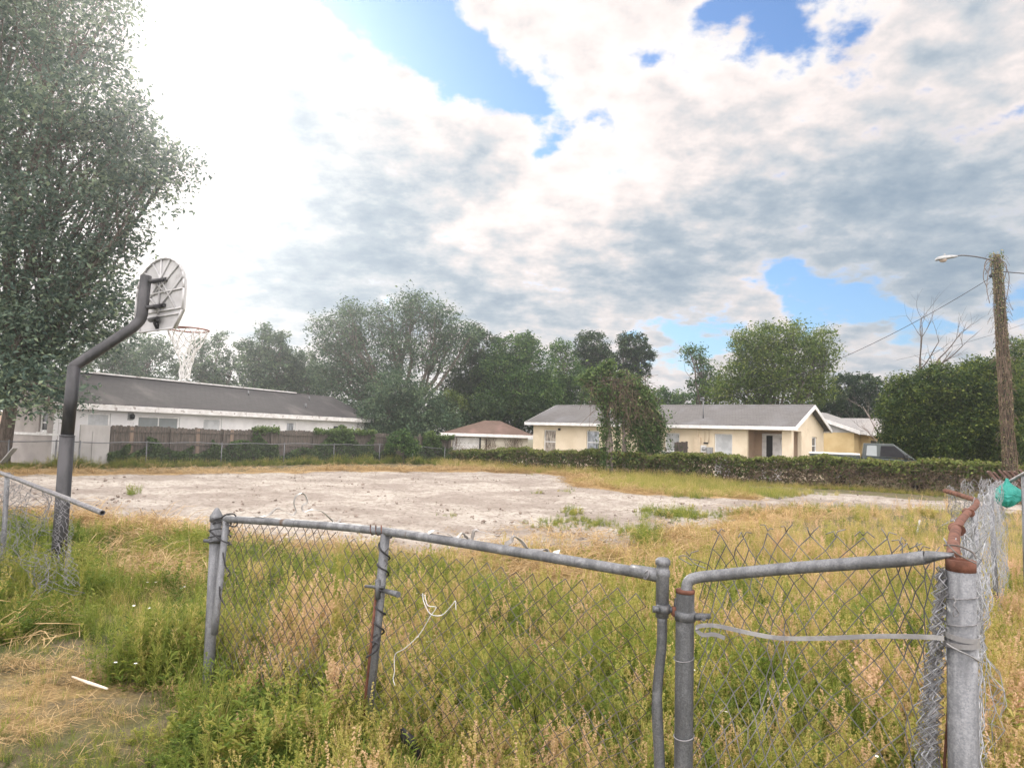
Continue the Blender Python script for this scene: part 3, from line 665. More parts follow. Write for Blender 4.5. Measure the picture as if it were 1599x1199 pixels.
# ------------------------------------------------------------------ pickup truck
def wheel(root, x, y, s, r=.38):
    w = MB(); w.lathe([(r*.62, -.10), (r*.95, -.11), (r, -.06), (r, .06), (r*.95, .11), (r*.62, .10)], 22, (x, y, r), Matrix.Rotation(PI/2, 3, 'X'))
    o = w.build('wheel', M['tyre'], root)
    h = MB(); h.lathe([(r*.62, -.02), (r*.5, .03), (r*.2, .05), (.03, .055)], 16, (x, y-.06*s, r), Matrix.Rotation(PI/2 if s > 0 else -PI/2, 3, 'X')); h.build('rim', M['chrome'], o)
def pickup():
    ang = math.atan2(-.44, .9); c = Vector((13.55, 30.95)); root = thing('pickup_truck', 'dark green extended cab pickup truck with covered bed parked behind the overgrown fence', 'pickup', (c.x, c.y, .07), ang)
    W = .93
    b = MB(); b.prism([(0, .55), (.3, .5), (.75, .5), (.85, .85), (1.35, .85), (1.45, .5), (2.0, .48), (2.0, 1.36), (0, 1.36)], -W, W, 'y'); b.build('bed', M['truck_paint'], root, .03)
    t = MB(); t.box((-.02, -W-.01, 1.365), (1.99, W+.01, 1.43)); t.build('bed_cover', M['white_paint'], root, .02)
    bd = MB(); bd.prism([(2.04, .45), (3.75, .45), (3.85, .85), (4.5, .85), (4.6, .45), (5.2, .48), (5.22, .98), (5.0, 1.14), (4.02, 1.24), (2.04, 1.32)], -W, W, 'y'); bd.build('body', M['truck_paint'], root, .04)
    # greenhouse, narrower at the roof
    def cabpoly(x0, x1, x2, x3, z0, z1, wb, wt): return [(x0, -wb, z0), (x1, -wb, z0), (x1, wb, z0), (x0, wb, z0), (x2, -wt, z1), (x3, -wt, z1), (x3, wt, z1), (x2, wt, z1)]
    cab = MB(); cab.add(cabpoly(2.06, 3.98, 2.14, 3.22, 1.30, 1.90, W-.03, .72), [(0, 3, 2, 1), (4, 5, 6, 7), (0, 1, 5, 4), (1, 2, 6, 5), (2, 3, 7, 6), (3, 0, 4, 7)]); cb = cab.build('cab', M['truck_paint'], root, .035)
    def side(xs, zs, s, name, mat):
        m = MB(); pts = []
        for x, z in zip(xs, zs):
            y = (W-.03)+(.72-(W-.03))*(z-1.30)/.6
            pts.append((x, s*(y+.012), z))
        q = [(p[0], p[1]-s*.02, p[2]) for p in pts]; n = len(pts)
        m.add(pts+q, [tuple(range(n)) if s < 0 else tuple(range(n-1, -1, -1))]+[(i, (i+1) % n, (i+1) % n+n, i+n) for i in range(n)]); return m.build(name, M[mat], root)
    for s in (-1, 1):
        side((2.22, 2.62, 2.62, 2.26), (1.38, 1.36, 1.80, 1.80), s, 'rear_window', 'glass_pale')
        side((2.74, 3.78, 3.28, 2.78), (1.36, 1.33, 1.80, 1.80), s, 'door_window', 'glass_tint')
        mr = MB(); mr.box((3.62, s*(W+.05)-.1*(s < 0), 1.28), (3.76, s*(W+.05)+.1*(s > 0), 1.46)); mr.build('mirror', M['dark'], root, .02)
        hl = MB(); hl.box((5.18, s*.62-.14, .82), (5.235, s*.62+.14, .98)); hl.build('headlight', M['glass_pale'], root)
        tl = MB(); tl.box((-.03, s*.82-.09, .85), (.004, s*.82+.09, 1.25)); tl.build('taillight', M['lens'], root)
        hd = MB(); hd.box((2.9, s*(W+.012)-.012, 1.10), (3.06, s*(W+.012)+.012, 1.14)); hd.build('handle', M['dark'], root)
    ws = MB(); ws.add([(4.0, -.80, 1.29), (4.0, .80, 1.29), (3.26, .66, 1.885), (3.26, -.66, 1.885), (3.97, -.80, 1.27), (3.97, .80, 1.27), (3.23, .66, 1.865), (3.23, -.66, 1.865)], [(0, 1, 2, 3), (7, 6, 5, 4), (0, 4, 5, 1), (1, 5, 6, 2), (2, 6, 7, 3), (3, 7, 4, 0)]); ws.build('windshield', M['glass_pale'], root)
    for x0, nm in ((-.12, 'rear_bumper'), (5.2, 'front_bumper')):
        m = MB(); m.box((x0, -W, .48), (x0+.13, W, .66)); m.build(nm, M['chrome'], root, .03)
    for x in (1.1, 4.18):
        for s in (-1, 1): wheel(root, x, s*(W-.1), -s)
pickup()
# ------------------------------------------------------------------ things at the far left edge: parked dark car, neighbour's house
def left_edge():
    p = at(9, 676, 44); root = thing('parked_car', 'black parked car glimpsed beside the grey end wall at the left edge', 'car', (p.x-2.2, p.y+.6, 0), math.radians(20))
    b = MB(); b.prism([(0, .35), (4.4, .35), (4.45, .8), (3.6, .98), (.3, 1.02), (-.05, .8)], -.86, .86, 'y'); b.build('body', M['car_paint'], root, .05)
    c = MB(); c.add([(.5, -.8, 1.0), (3.4, -.8, .98), (3.4, .8, .98), (.5, .8, 1.0), (1.1, -.62, 1.5), (2.5, -.62, 1.5), (2.5, .62, 1.5), (1.1, .62, 1.5)], [(0, 3, 2, 1), (4, 5, 6, 7), (0, 1, 5, 4), (1, 2, 6, 5), (2, 3, 7, 6), (3, 0, 4, 7)]); c.build('cabin', M['glass_tint'], root, .04)
    for x in (.85, 3.55):
        for s in (-1, 1): wheel(root, x, s*.78, -s, .32)
    p = at(-60, 652, 60); root = thing('distant_house', 'tan house with pale roof edge far behind the oak trunk at the left edge', 'house', (p.x-4, p.y, 0), math.radians(8))
    w = MB(); w.box((0, 0, -.3), (9, 6, 2.5)); w.build('wall', M['stucco_tan'], root)
    gable_roof(root, 9, 6, 2.5, 3.7, 'shingle_pale')
left_edge()
# ------------------------------------------------------------------ fences behind the lot
CL0 = Vector((-15.6, 29.1, 0)); CL1 = Vector((-4.15, 42.0, 0)); CLD = (CL1-CL0).normalized(); CLN = Vector((-CLD.y, CLD.x, 0))
if CLN.y < 0: CLN = -CLN
CLA = CL0-CLD*6.2; CLEN = (CL1-CLA).length
def on_line(px, off=0.):      # point of the chain-link line under a pixel column
    d = ray(px, 720); o = CL0+CLN*off; k = d.x/d.y
    t = (k*o.y-o.x)/(CLD.x-k*CLD.y); return o+CLD*t
def chainlink(mb, Sf, W, H, D=.072, r=.0016, sides=4, jit=0., skip=None, seed=3):
    q = np.random.default_rng(seed); nw = int(W/(D/2)); nj = int(H/(D/2)); J = q.normal(size=(nw+2, nj+1, 3))*jit
    for i in range(nw):
        pts = []
        for j in range(nj+1):
            k = i+((i+j) % 2)
            if skip and skip(k/nw, j/nj):
                if len(pts) > 1: mb.tube(pts, r, sides, False)
                pts = []; continue
            pts.append(Sf(k/nw, j/nj)+Vector(J[k, j]))
        if len(pts) > 1: mb.tube(pts, r, sides, False)
def far_chainlink():
    root = thing('chainlink_fence', 'low chain link fence with thin top rail running before the vine grown wooden fence', 'fence', CLA); m = MB()
    def Sf(u, v): p = CLD*(u*CLEN); z = gz(CLA.x+p.x, CLA.y+p.y); return Vector((p.x, p.y, z+1.02-v*.98))
    chainlink(m, Sf, CLEN, .98, .085, .0017, 3, .004); m.build('mesh', M['galv_wire'], root)
    r = MB(); P = [Sf(i/30, 0)+Vector((0, 0, .02+.012*math.sin(i*1.9))) for i in range(31)]; r.tube(P, .019, 6); r.build('top_rail', M['galv'], root)
    for px in (12, 86, 123, 228, 345, 443, 521, 592, 644, 694):
        p = on_line(px)-CLA; z = gz(p.x+CLA.x, p.y+CLA.y); q = MB(); q.tube([(p.x, p.y, z-.2), (p.x+random.uniform(-.02, .02), p.y, z+1.06)], .025, 7); q.lathe([(.03, 0), (.03, .03), (.01, .05)], 7, (p.x, p.y, z+1.06)); q.build('post', M['galv'], root)
far_chainlink()
def wood_fence():
    a = on_line(170, .5); b = on_line(704, .5); L = (b-a).length; ang = math.atan2(CLD.y, CLD.x)
    root = thing('wooden_fence', 'weathered brown board fence with dog eared pickets half swallowed by vines', 'fence', (a.x, a.y, 0), ang)
    x = 0; rs = random.Random(5)
    while x < L-.3:
        pl = min(2.4, L-x); p = MB(); lean = rs.uniform(-.012, .012); dz = rs.uniform(-.05, .05); mat = 'wood'
        k = 0
        while k < round(pl/.15):
            x0 = x+k*pl/round(pl/.15); h = 1.72+dz+rs.uniform(-.03, .03)-.006*x; z0 = gz(*(root.location+Matrix.Rotation(ang, 3, 'Z') @ Vector((x0, 0, 0))).xy)
            y = rs.uniform(-.006, .006); c = rs.uniform(.02, .04)
            p.prism([(x0, z0-.05), (x0+.144, z0-.05), (x0+.144, z0+h-c), (x0+.144-c, z0+h), (x0+c, z0+h), (x0, z0+h-c)], y, y+.018, 'y'); k += 1
        p.build('picket_panel', M['wood'], root)
        r = MB()
        for z in (.3, .95, 1.5): r.box((x+.01, -.05, z-.04), (x+pl-.01, -.008, z+.045))
        r.build('rail', M['wood'], root)
        q = MB(); q.box((x-.05, -.15, -.2), (x+.045, -.053, 1.66+dz)); q.build('post', M['wood'], root)
        x += 2.4
    for px in (203, 307, 360):     # a few newer boards
        w = on_line(px, .47)-a; xx = w.dot(CLD); q = MB(); q.box((xx-.075, -.035+.01, 0), (xx+.075, -.006, 1.68)); q.build('newer_board', M['wood_new'], root)
wood_fence()
def sheet_panel():
    a = on_line(121, .4); b = on_line(169, .4); L = (b-a).length; ang = math.atan2(CLD.y, CLD.x)
    root = thing('panel_fence', 'flat light grey panel standing at the left end of the wooden fence', 'fence', (a.x, a.y, 0), ang); h = 1.72
    m = MB(); m.box((0, 0, -.1), (L, .03, h)); m.build('panel', M['sheet_grey'], root)
    for x in (.02, L*.42): q = MB(); q.box((x, -.045, -.1), (x+.06, -.003, h-.25*(x > .1))); q.build('batten', M['sheet_grey'], root)
sheet_panel()
def leaf_band(name, label, cat, pts_fn, n, size, mat, stems=None, group=None):
    root = thing(name, label, cat, (0, 0, 0), 0, group); P, T = pts_fn(n); c = P.mean(0); c[2] = 0; root.location = tuple(c)
    V, Fq = leaf_quads(P-c, size, .7, .15); np_obj('leaves', V, Fq, M[mat], root, T)
    if stems: stems(root, Vector(c))
    return root
def fence_vine():
    cov = [(168, 200, .66), (200, 228, .50), (228, 300, .66), (300, 330, .52), (330, 352, .85), (352, 392, .62), (392, 432, 1.02), (432, 488, .42), (488, 582, 1.05), (582, 606, .60), (606, 660, .50), (660, 706, 1.05)]
    for gi, (grp, lab) in enumerate((((168, 352), 'green creeper over the lower boards at the left end of the wooden fence'), ((352, 488), 'green creeper climbing the middle of the wooden fence around bare boards'), ((488, 606), 'thick creeper blanket covering the wooden fence to its top below the house end'), ((606, 706), 'creeper hanging over the right end of the wooden fence near the garage')) ):
        def fn(n, grp=grp):
            P = []; T = []
            for a, b, h in cov:
                if b <= grp[0] or a >= grp[1]: continue
                A = on_line(a, .32); B = on_line(b, .32); L = (B-A).length; k = int(n*L*max(h, .3))
                u = rng.random(k); hh = 1.72*h*(.85+.3*np.sin(u*L*2.2+a)); z = rng.random(k)**.8*hh
                if h > 1: z = np.where(rng.random(k) < .25, 1.72+rng.normal(size=k)*.07, z)
                cl = .5+.5*np.sin(u*L*7+z*5+a); y = rng.normal(size=k)*.07-.12*cl*rng.random(k)
                p = np.array(A)[None]+np.outer(u*L, np.array(CLD))+np.outer(y, np.array(CLN)); p[:, 2] = z+g(p[:, 0], p[:, 1])
                keep = rng.random(k) < .35+.65*cl; P.append(p[keep]); T.append((.30+.12*cl+.13*rng.normal(size=k)+.22*sm(1.45, 1.8, z))[keep])
            return np.concatenate(P), np.concatenate(T).clip(0, 1)
        leaf_band('creeper', lab, 'vine', fn, 2600, .11, 'leaf_vine', None, 'creepers on the wooden fence')
fence_vine()
# the fence on the right, buried under vines
HP = [Vector((-3.4, 41.0, 0)), Vector((.3, 36.4, 0)), Vector((5.0, 33.6, 0)), Vector((19.6, 26.4, 0)), Vector((21.5, 26.2, 0))]
HL = [0]
for a, b in zip(HP[:-1], HP[1:]): HL.append(HL[-1]+(b-a).length)
def hp(s):
    s = np.asarray(s); X = np.interp(s, HL, [p.x for p in HP]); Y = np.interp(s, HL, [p.y for p in HP]); return X, Y
def hedge():
    tot = HL[-1]
    def fn(n):
        s = rng.random(n)*tot; X, Y = hp(s); top = np.interp(s, [0, HL[1], HL[2], tot], [.75, 1.02, 1.10, 1.30])+.06*np.sin(s*1.3)+.04*np.sin(s*3.1)+.03*np.sin(s*7)
        z = rng.random(n)**.75; right = sm(HL[2]+4.0, HL[2]+9, s); th = .26+.10*np.sin(s*2.1+z*4)
        y = rng.normal(size=n)*th*(.6+.4*z); onTop = rng.random(n) < .18; z = np.where(onTop, 1+rng.normal(size=n)*.035, z)
        cl = .5+.5*np.sin(s*5.1+z*6)*np.sin(s*2.3+1)
        P = np.stack([X+y*.43, Y+y*.9, z*top+.02], 1); P[:, 2] += g(P[:, 0], P[:, 1])
        keep = rng.random(n) < np.where(z < .62, (1-.40*right)*(.45+.55*cl), 1)
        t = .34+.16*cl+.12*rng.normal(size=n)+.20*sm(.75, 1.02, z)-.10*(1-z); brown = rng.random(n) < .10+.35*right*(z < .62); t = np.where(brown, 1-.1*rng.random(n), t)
        return P[keep], t[keep].clip(0, 1)
    def stems(root, c):
        m = MB(); rs = random.Random(11)
        for i in range(5200):
            s = rs.random()*tot
            if s < HL[2]+5 and rs.random() < .6: continue
            X, Y = hp(s); p = Vector((float(X), float(Y)-rs.uniform(.05, .42), rs.uniform(.0, 1.05))); pts = [p]
            d = Vector((rs.uniform(-1, 1), rs.uniform(-.2, .2), rs.uniform(-1, 1)))
            for k in range(4):
                d = (d+Vector((rs.uniform(-1, 1), rs.uniform(-.4, .4), rs.uniform(-1, .9)))*.6).normalized(); q = pts[-1]+d*.13; q.z = min(max(q.z, .0), 1.2); pts.append(q)
            m.tube([Vector((q.x, q.y, q.z+gz(q.x, q.y)))-c for q in pts], .0065, 3, False)
        m.build('stems', M['vinestem'], root)
        w = MB()      # the wire fence it grows on
        for s0 in np.arange(.2, tot, 2.4):
            X, Y = hp(s0); X = float(X); Y = float(Y); w = MB(); w.tube([Vector((X, Y, -.2))-c, Vector((X, Y, 1.0))-c], .03, 6); w.build('post', M['galv'], root)
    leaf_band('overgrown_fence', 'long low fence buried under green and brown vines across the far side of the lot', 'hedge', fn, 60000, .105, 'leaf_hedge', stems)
hedge()
def snag():       # dead tree smothered in vines, standing in that fence
    X, Y = 4.9, 33.2; D = Y; base = Vector((X, Y, 0))
    root = thing('vine_smothered_tree', 'leaning dead tree smothered by hanging brown and green vines in the overgrown fence', 'tree', base)
    tk = MB()
    A = at(960, 745, D); B = at(955, 600, D)
    for px0, px1, py1 in ((955, 942, 590), (975, 965, 600), (1000, 1012, 650), (948, 940, 610)): tk.tube([p-base for p in bez([at(px0, 748, D), at((px0+px1)/2+5, 690, D+.2), at(px1+6, 640, D+.1), at(px1, py1, D)], 4)], [.11]*5+[.08]*4+[.05]*4, 6)
    tk.build('trunk', M['deadwood'], root)
    def paths(lst, size):
        P = []; T = []
        for pts, r0, r1, n, t in lst:
            C = np.array([at(x, y, D+random.uniform(-.3, .3))[:] for x, y in pts]); k = rng.random(n)*(len(pts)-1); i = np.minimum(k.astype(int), len(pts)-2); f = (k-i)[:, None]
            c = C[i]*(1-f)+C[i+1]*f; r = ((r0+(r1-r0)*k/(len(pts)-1))*D/F)[:, None]; lump = (.8+.55*np.sin(k*9+r0)+.35*np.sin(k*23+r1))[:, None]
            P.append(c+rng.normal(size=(n, 3))*r*.55*lump*np.array([1, .8, 1])); T.append(np.clip(t+.16*rng.normal(size=n), 0, 1))
        P = np.concatenate(P)-np.array(base); T = np.concatenate(T); ok = P[:, 2] > .03; V, Fq = leaf_quads(P[ok], size, .6, .1); return V, Fq, T[ok]
    V, Fq, T = paths([([(905, 592), (930, 580), (955, 578), (985, 592), (1005, 612), (1022, 640)], 7, 12, 2600, .5), ([(915, 600), (940, 596), (970, 600), (1000, 622), (1024, 655)], 12, 16, 3400, .5), ([(930, 610), (950, 618), (985, 630), (1010, 645)], 10, 14, 900, .85), ([(945, 612), (970, 628), (995, 645), (1015, 670)], 14, 16, 2600, .45), ([(985, 600), (1002, 618), (1016, 640)], 12, 12, 1300, .42), ([(940, 572), (955, 566)], 7, 5, 350, .5), ([(930, 600), (955, 625), (985, 655), (1005, 690)], 15, 16, 2600, .42), ([(938, 620), (946, 640)], 8, 9, 500, .6)], .13); np_obj('crown', V, Fq, M['leaf_vine'], root, T)
    V, Fq, T = paths([([(946, 630), (944, 660), (943, 690), (946, 720), (950, 750)], 8, 13, 2200, .42), ([(962, 635), (964, 665), (963, 700), (970, 750)], 7, 11, 1300, .45), ([(978, 640), (986, 670), (982, 700), (988, 750)], 6, 12, 800, .5), ([(1002, 642), (1004, 670), (1002, 705), (1005, 750)], 13, 18, 2600, .34), ([(1020, 645), (1027, 662), (1026, 690), (1022, 720), (1018, 750)], 12, 19, 4600, .30), ([(1012, 660), (1014, 700), (1012, 750)], 15, 20, 3600, .34), ([(990, 635), (1012, 650), (1030, 668)], 12, 12, 2200, .45), ([(985, 735), (1005, 742), (1035, 740)], 14, 10, 1200, .35)], .11); np_obj('hanging_leaves', V, Fq, M['leaf_vine'], root, T)
    m = MB(); rs = random.Random(4)
    for i in range(230):
        x = rs.triangular(918, 1032, 972); y = 592+max(0, x-945)*.62+max(0, 940-x)*.4+rs.uniform(-12, 26); p = at(x, y, D+rs.uniform(-.6, .5)); L = rs.uniform(.3, 1.0 if x < 940 else 2.4)*(.5 if rs.random() < .4 else 1); pts = [p]
        n = 7; dx = rs.uniform(-.07, .22)
        for k in range(n): pts.append(pts[-1]+Vector((dx*rs.uniform(.2, 1.2)+rs.uniform(-.11, .11), rs.uniform(-.05, .05), -L/n*rs.uniform(.5, 1.4))))
        m.tube([q-base for q in pts if q.z > .05] or [p-base, p-base-Vector((0, 0, .2))], .010, 3, False)
    for i in range(170):     # arching strands on top
        p = at(rs.uniform(920, 1000), rs.uniform(585, 640), D+rs.uniform(-.5, .5)); q = at(rs.uniform(905, 1035), rs.uniform(585, 670), D+rs.uniform(-.6, .6)); mid = (p+q)/2+Vector((0, 0, rs.uniform(.1, .6))); m.tube([v-base for v in bez([p, mid, q], 3)], .010, 3, False)
    m.build('dry_vines', M['twig'], root)
snag()
# ------------------------------------------------------------------ trees
G1 = 'trees behind the houses'
tree('big oak towering over the left edge with branches hanging before the white house', 25, [(20, 60, 110, 1), (120, 70, 62, -1), (175, 15, 32), (110, -70, 90, 1), (-90, -40, 150), (130, 165, 70, -2), (195, 190, 42, 0), (185, 240, 62, -1), (245, 260, 40, 0), (272, 260, 26, 0), (215, 305, 48, -1), (60, 240, 115, 0), (-80, 200, 150, 1), (120, 340, 85, -1), (175, 385, 38, 0), (60, 430, 100, 0), (150, 455, 50, -1), (190, 470, 30, 1), (-60, 420, 130), (85, 520, 70, 0), (20, 545, 70, -1), (160, 525, 35, 1), (60, 600, 38, -2), (25, 620, 30, -2), (95, 605, 26, -1), (78, 628, 16, -2.5), (-60, 560, 80)],
     (4, 27.6), 140000, .16, 'leaf_oak', 'bark', None, 'oak_tree', 'tree', .95, 46, .58, .26, .2, .3)
T = tree
T('hazy bushy tree rising behind the white house roof beside the basketball pole', 56, [(195, 545, 40), (150, 560, 45), (235, 575, 38), (205, 600, 40), (250, 545, 22)], (200, 56), 26000, .20, 'leaf_blue', 'bark', G1)
T('thin crowned hazy tree behind the basketball net', 57, [(330, 560, 34), (300, 580, 32), (360, 590, 32), (345, 528, 13), (325, 610, 36), (312, 540, 14)], (330, 57), 17000, .19, 'leaf_blue', 'bark', G1)
T('tree with separate palm like tufts above the middle of the white house', 56, [(425, 545, 24), (412, 520, 13), (440, 528, 11), (400, 565, 28), (385, 540, 14), (430, 585, 34), (404, 605, 30), (456, 560, 16)], (420, 56), 17000, .24, 'leaf_blue', 'bark', G1, crad=.6)
T('low hazy tree filling the gap left of the tallest oak', 58, [(475, 570, 24), (480, 600, 34), (450, 615, 34), (500, 590, 24), (462, 590, 22)], (475, 58), 18000, .19, 'leaf_blue', 'bark', G1)
T('tall broad spreading oak, highest of the trees behind the white house', 53, [(522, 520, 36), (512, 555, 28), (560, 508, 34), (545, 484, 16), (612, 500, 36), (660, 488, 30), (690, 505, 32), (705, 535, 26), (560, 560, 42), (622, 552, 40), (672, 555, 34), (545, 600, 36), (590, 600, 34), (640, 470, 18), (735, 525, 16), (510, 595, 26), (580, 640, 46)], (632, 53), 62000, .18, 'leaf_blue', 'bark', G1, 'oak_tree', 'tree', .95, 30, .5, .38, .3, .3)
T('drooping grey green tree below the tallest oak at the end of the white house', 49, [(620, 610, 42), (655, 630, 40), (600, 650, 40), (650, 665, 34), (690, 660, 32), (625, 675, 34)], (636, 49), 38000, .17, 'leaf_blue', 'bark', G1, shell=.3)
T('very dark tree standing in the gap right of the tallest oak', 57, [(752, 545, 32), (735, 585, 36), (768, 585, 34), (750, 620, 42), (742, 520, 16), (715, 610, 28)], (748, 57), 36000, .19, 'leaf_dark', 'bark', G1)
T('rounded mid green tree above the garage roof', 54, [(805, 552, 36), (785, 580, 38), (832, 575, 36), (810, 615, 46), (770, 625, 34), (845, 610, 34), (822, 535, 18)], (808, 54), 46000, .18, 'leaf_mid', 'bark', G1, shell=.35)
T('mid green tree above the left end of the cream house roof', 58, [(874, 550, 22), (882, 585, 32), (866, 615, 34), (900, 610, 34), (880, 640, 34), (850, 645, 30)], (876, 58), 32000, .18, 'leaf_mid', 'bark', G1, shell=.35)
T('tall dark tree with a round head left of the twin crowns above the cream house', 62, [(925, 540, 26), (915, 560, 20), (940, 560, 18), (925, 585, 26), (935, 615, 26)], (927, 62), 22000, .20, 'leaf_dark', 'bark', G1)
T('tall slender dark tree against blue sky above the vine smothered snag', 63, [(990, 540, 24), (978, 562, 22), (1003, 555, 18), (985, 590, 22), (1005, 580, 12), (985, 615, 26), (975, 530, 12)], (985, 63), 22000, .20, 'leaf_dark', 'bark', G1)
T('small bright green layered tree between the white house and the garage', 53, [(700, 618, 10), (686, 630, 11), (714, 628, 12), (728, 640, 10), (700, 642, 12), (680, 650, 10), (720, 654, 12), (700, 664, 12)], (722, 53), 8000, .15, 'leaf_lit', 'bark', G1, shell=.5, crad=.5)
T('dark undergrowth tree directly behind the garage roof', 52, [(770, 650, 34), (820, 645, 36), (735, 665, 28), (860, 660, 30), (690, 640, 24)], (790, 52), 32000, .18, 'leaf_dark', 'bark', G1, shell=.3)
T('low pale tree on the horizon above the middle of the cream house roof', 72, [(1030, 618, 16), (1052, 622, 14), (1075, 625, 14), (1012, 628, 15), (1045, 632, 18)], (1040, 72), 10000, .2, 'leaf_mid', 'bark', G1)
T('sparse airy tree left of the large sunlit tree above the cream house', 58, [(1085, 555, 16), (1098, 575, 16), (1075, 545, 9), (1110, 595, 18), (1092, 605, 18), (1125, 605, 16), (1108, 628, 22)], (1104, 58), 8000, .19, 'leaf_mid', 'bark', G1, crad=.6, per=14)
T('large sunlit yellow green tree above the right half of the cream house', 52, [(1178, 545, 30), (1160, 530, 18), (1215, 530, 26), (1245, 545, 32), (1280, 535, 26), (1200, 575, 40), (1255, 585, 36), (1155, 585, 30), (1215, 615, 42), (1165, 615, 32), (1280, 605, 26), (1290, 560, 18), (1190, 517, 12), (1240, 512, 14), (1130, 610, 22)], (1212, 52), 56000, .18, 'leaf_lit', 'bark', G1, shell=.4, crad=.8)
T('dark ragged tree between the cream house gable and the dead tree', 60, [(1320, 605, 24), (1345, 600, 20), (1372, 610, 22), (1330, 635, 30), (1365, 640, 28), (1295, 625, 24), (1390, 630, 20)], (1340, 60), 28000, .2, 'leaf_dark', 'bark', G1)
G2 = 'dense shrubs at the right'
T('dense dark green shrub tree just right of the pickup', 35, [(1410, 605, 24), (1402, 640, 30), (1430, 625, 34), (1425, 665, 38), (1400, 680, 26), (1440, 695, 34), (1445, 590, 18)], (1425, 35), 48000, .13, 'leaf_shrub', 'bark', G2, 'shrub_tree', 'tree', .45, 26, .35)
T('tallest dense shrub tree with yellowish tips left of the vine covered utility pole', 34.5, [(1485, 605, 34), (1510, 590, 24), (1480, 645, 44), (1505, 670, 40), (1475, 690, 36), (1520, 640, 36), (1462, 580, 14), (1535, 600, 22), (1525, 570, 14), (1515, 705, 34)], (1495, 34.5), 62000, .13, 'leaf_shrub', 'bark', G2, 'shrub_tree', 'tree', .45, 26, .35)
T('dense shrub tree directly behind the vine covered utility pole', 34, [(1555, 580, 26), (1560, 620, 38), (1550, 665, 42), (1570, 700, 34), (1545, 705, 30)], (1556, 34), 42000, .13, 'leaf_shrub', 'bark', G2, 'shrub_tree', 'tree', .45, 26, .35)
T('dense shrub tree cut off by the right edge of the picture', 37, [(1595, 555, 30), (1605, 600, 46), (1600, 655, 50), (1610, 700, 40), (1640, 620, 60)], (1606, 37), 50000, .14, 'leaf_shrub', 'bark', G2, 'shrub_tree', 'tree', .5, 26, .35)
T('rounded green bush leaning over the wooden fence left of the garage', 38.5, [(627, 680, 9, 0), (616, 688, 9, .2), (641, 686, 8, 0), (632, 694, 12, 0), (650, 696, 6, .1), (610, 699, 7, 0), (640, 704, 9, 0)], (631, 38.8), 5200, .12, 'leaf_mid', 'bark', None, 'bush', 'bush', .3, 26, .5, .04)
# undergrowth closing the view behind the buildings
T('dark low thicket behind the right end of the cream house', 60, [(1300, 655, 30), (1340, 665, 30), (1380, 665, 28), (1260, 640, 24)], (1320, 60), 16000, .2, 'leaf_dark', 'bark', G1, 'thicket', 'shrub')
T('dim thicket behind the white house gable', 60, [(560, 665, 40), (520, 650, 36), (480, 645, 36), (600, 690, 36), (440, 640, 32)], (560, 60), 24000, .2, 'leaf_blue', 'bark', G1, 'thicket', 'shrub')
b = at(1436, 700, 46); bare_tree('dead_tree', 'leafless dead tree with bare forked branches above the right shrubs', 'tree', (b.x, b.y, 0), 11.3, .34, 'bark', (.05, 0), 21, 4, None, .5)
b = at(1402, 700, 40); bare_tree('bare_shrub', 'grey leafless branches arching left over the dark trees by the carport', 'tree', (b.x, b.y, 0), 6.6, .10, 'deadwood', (-.45, 0), 8, 4, None, .6)
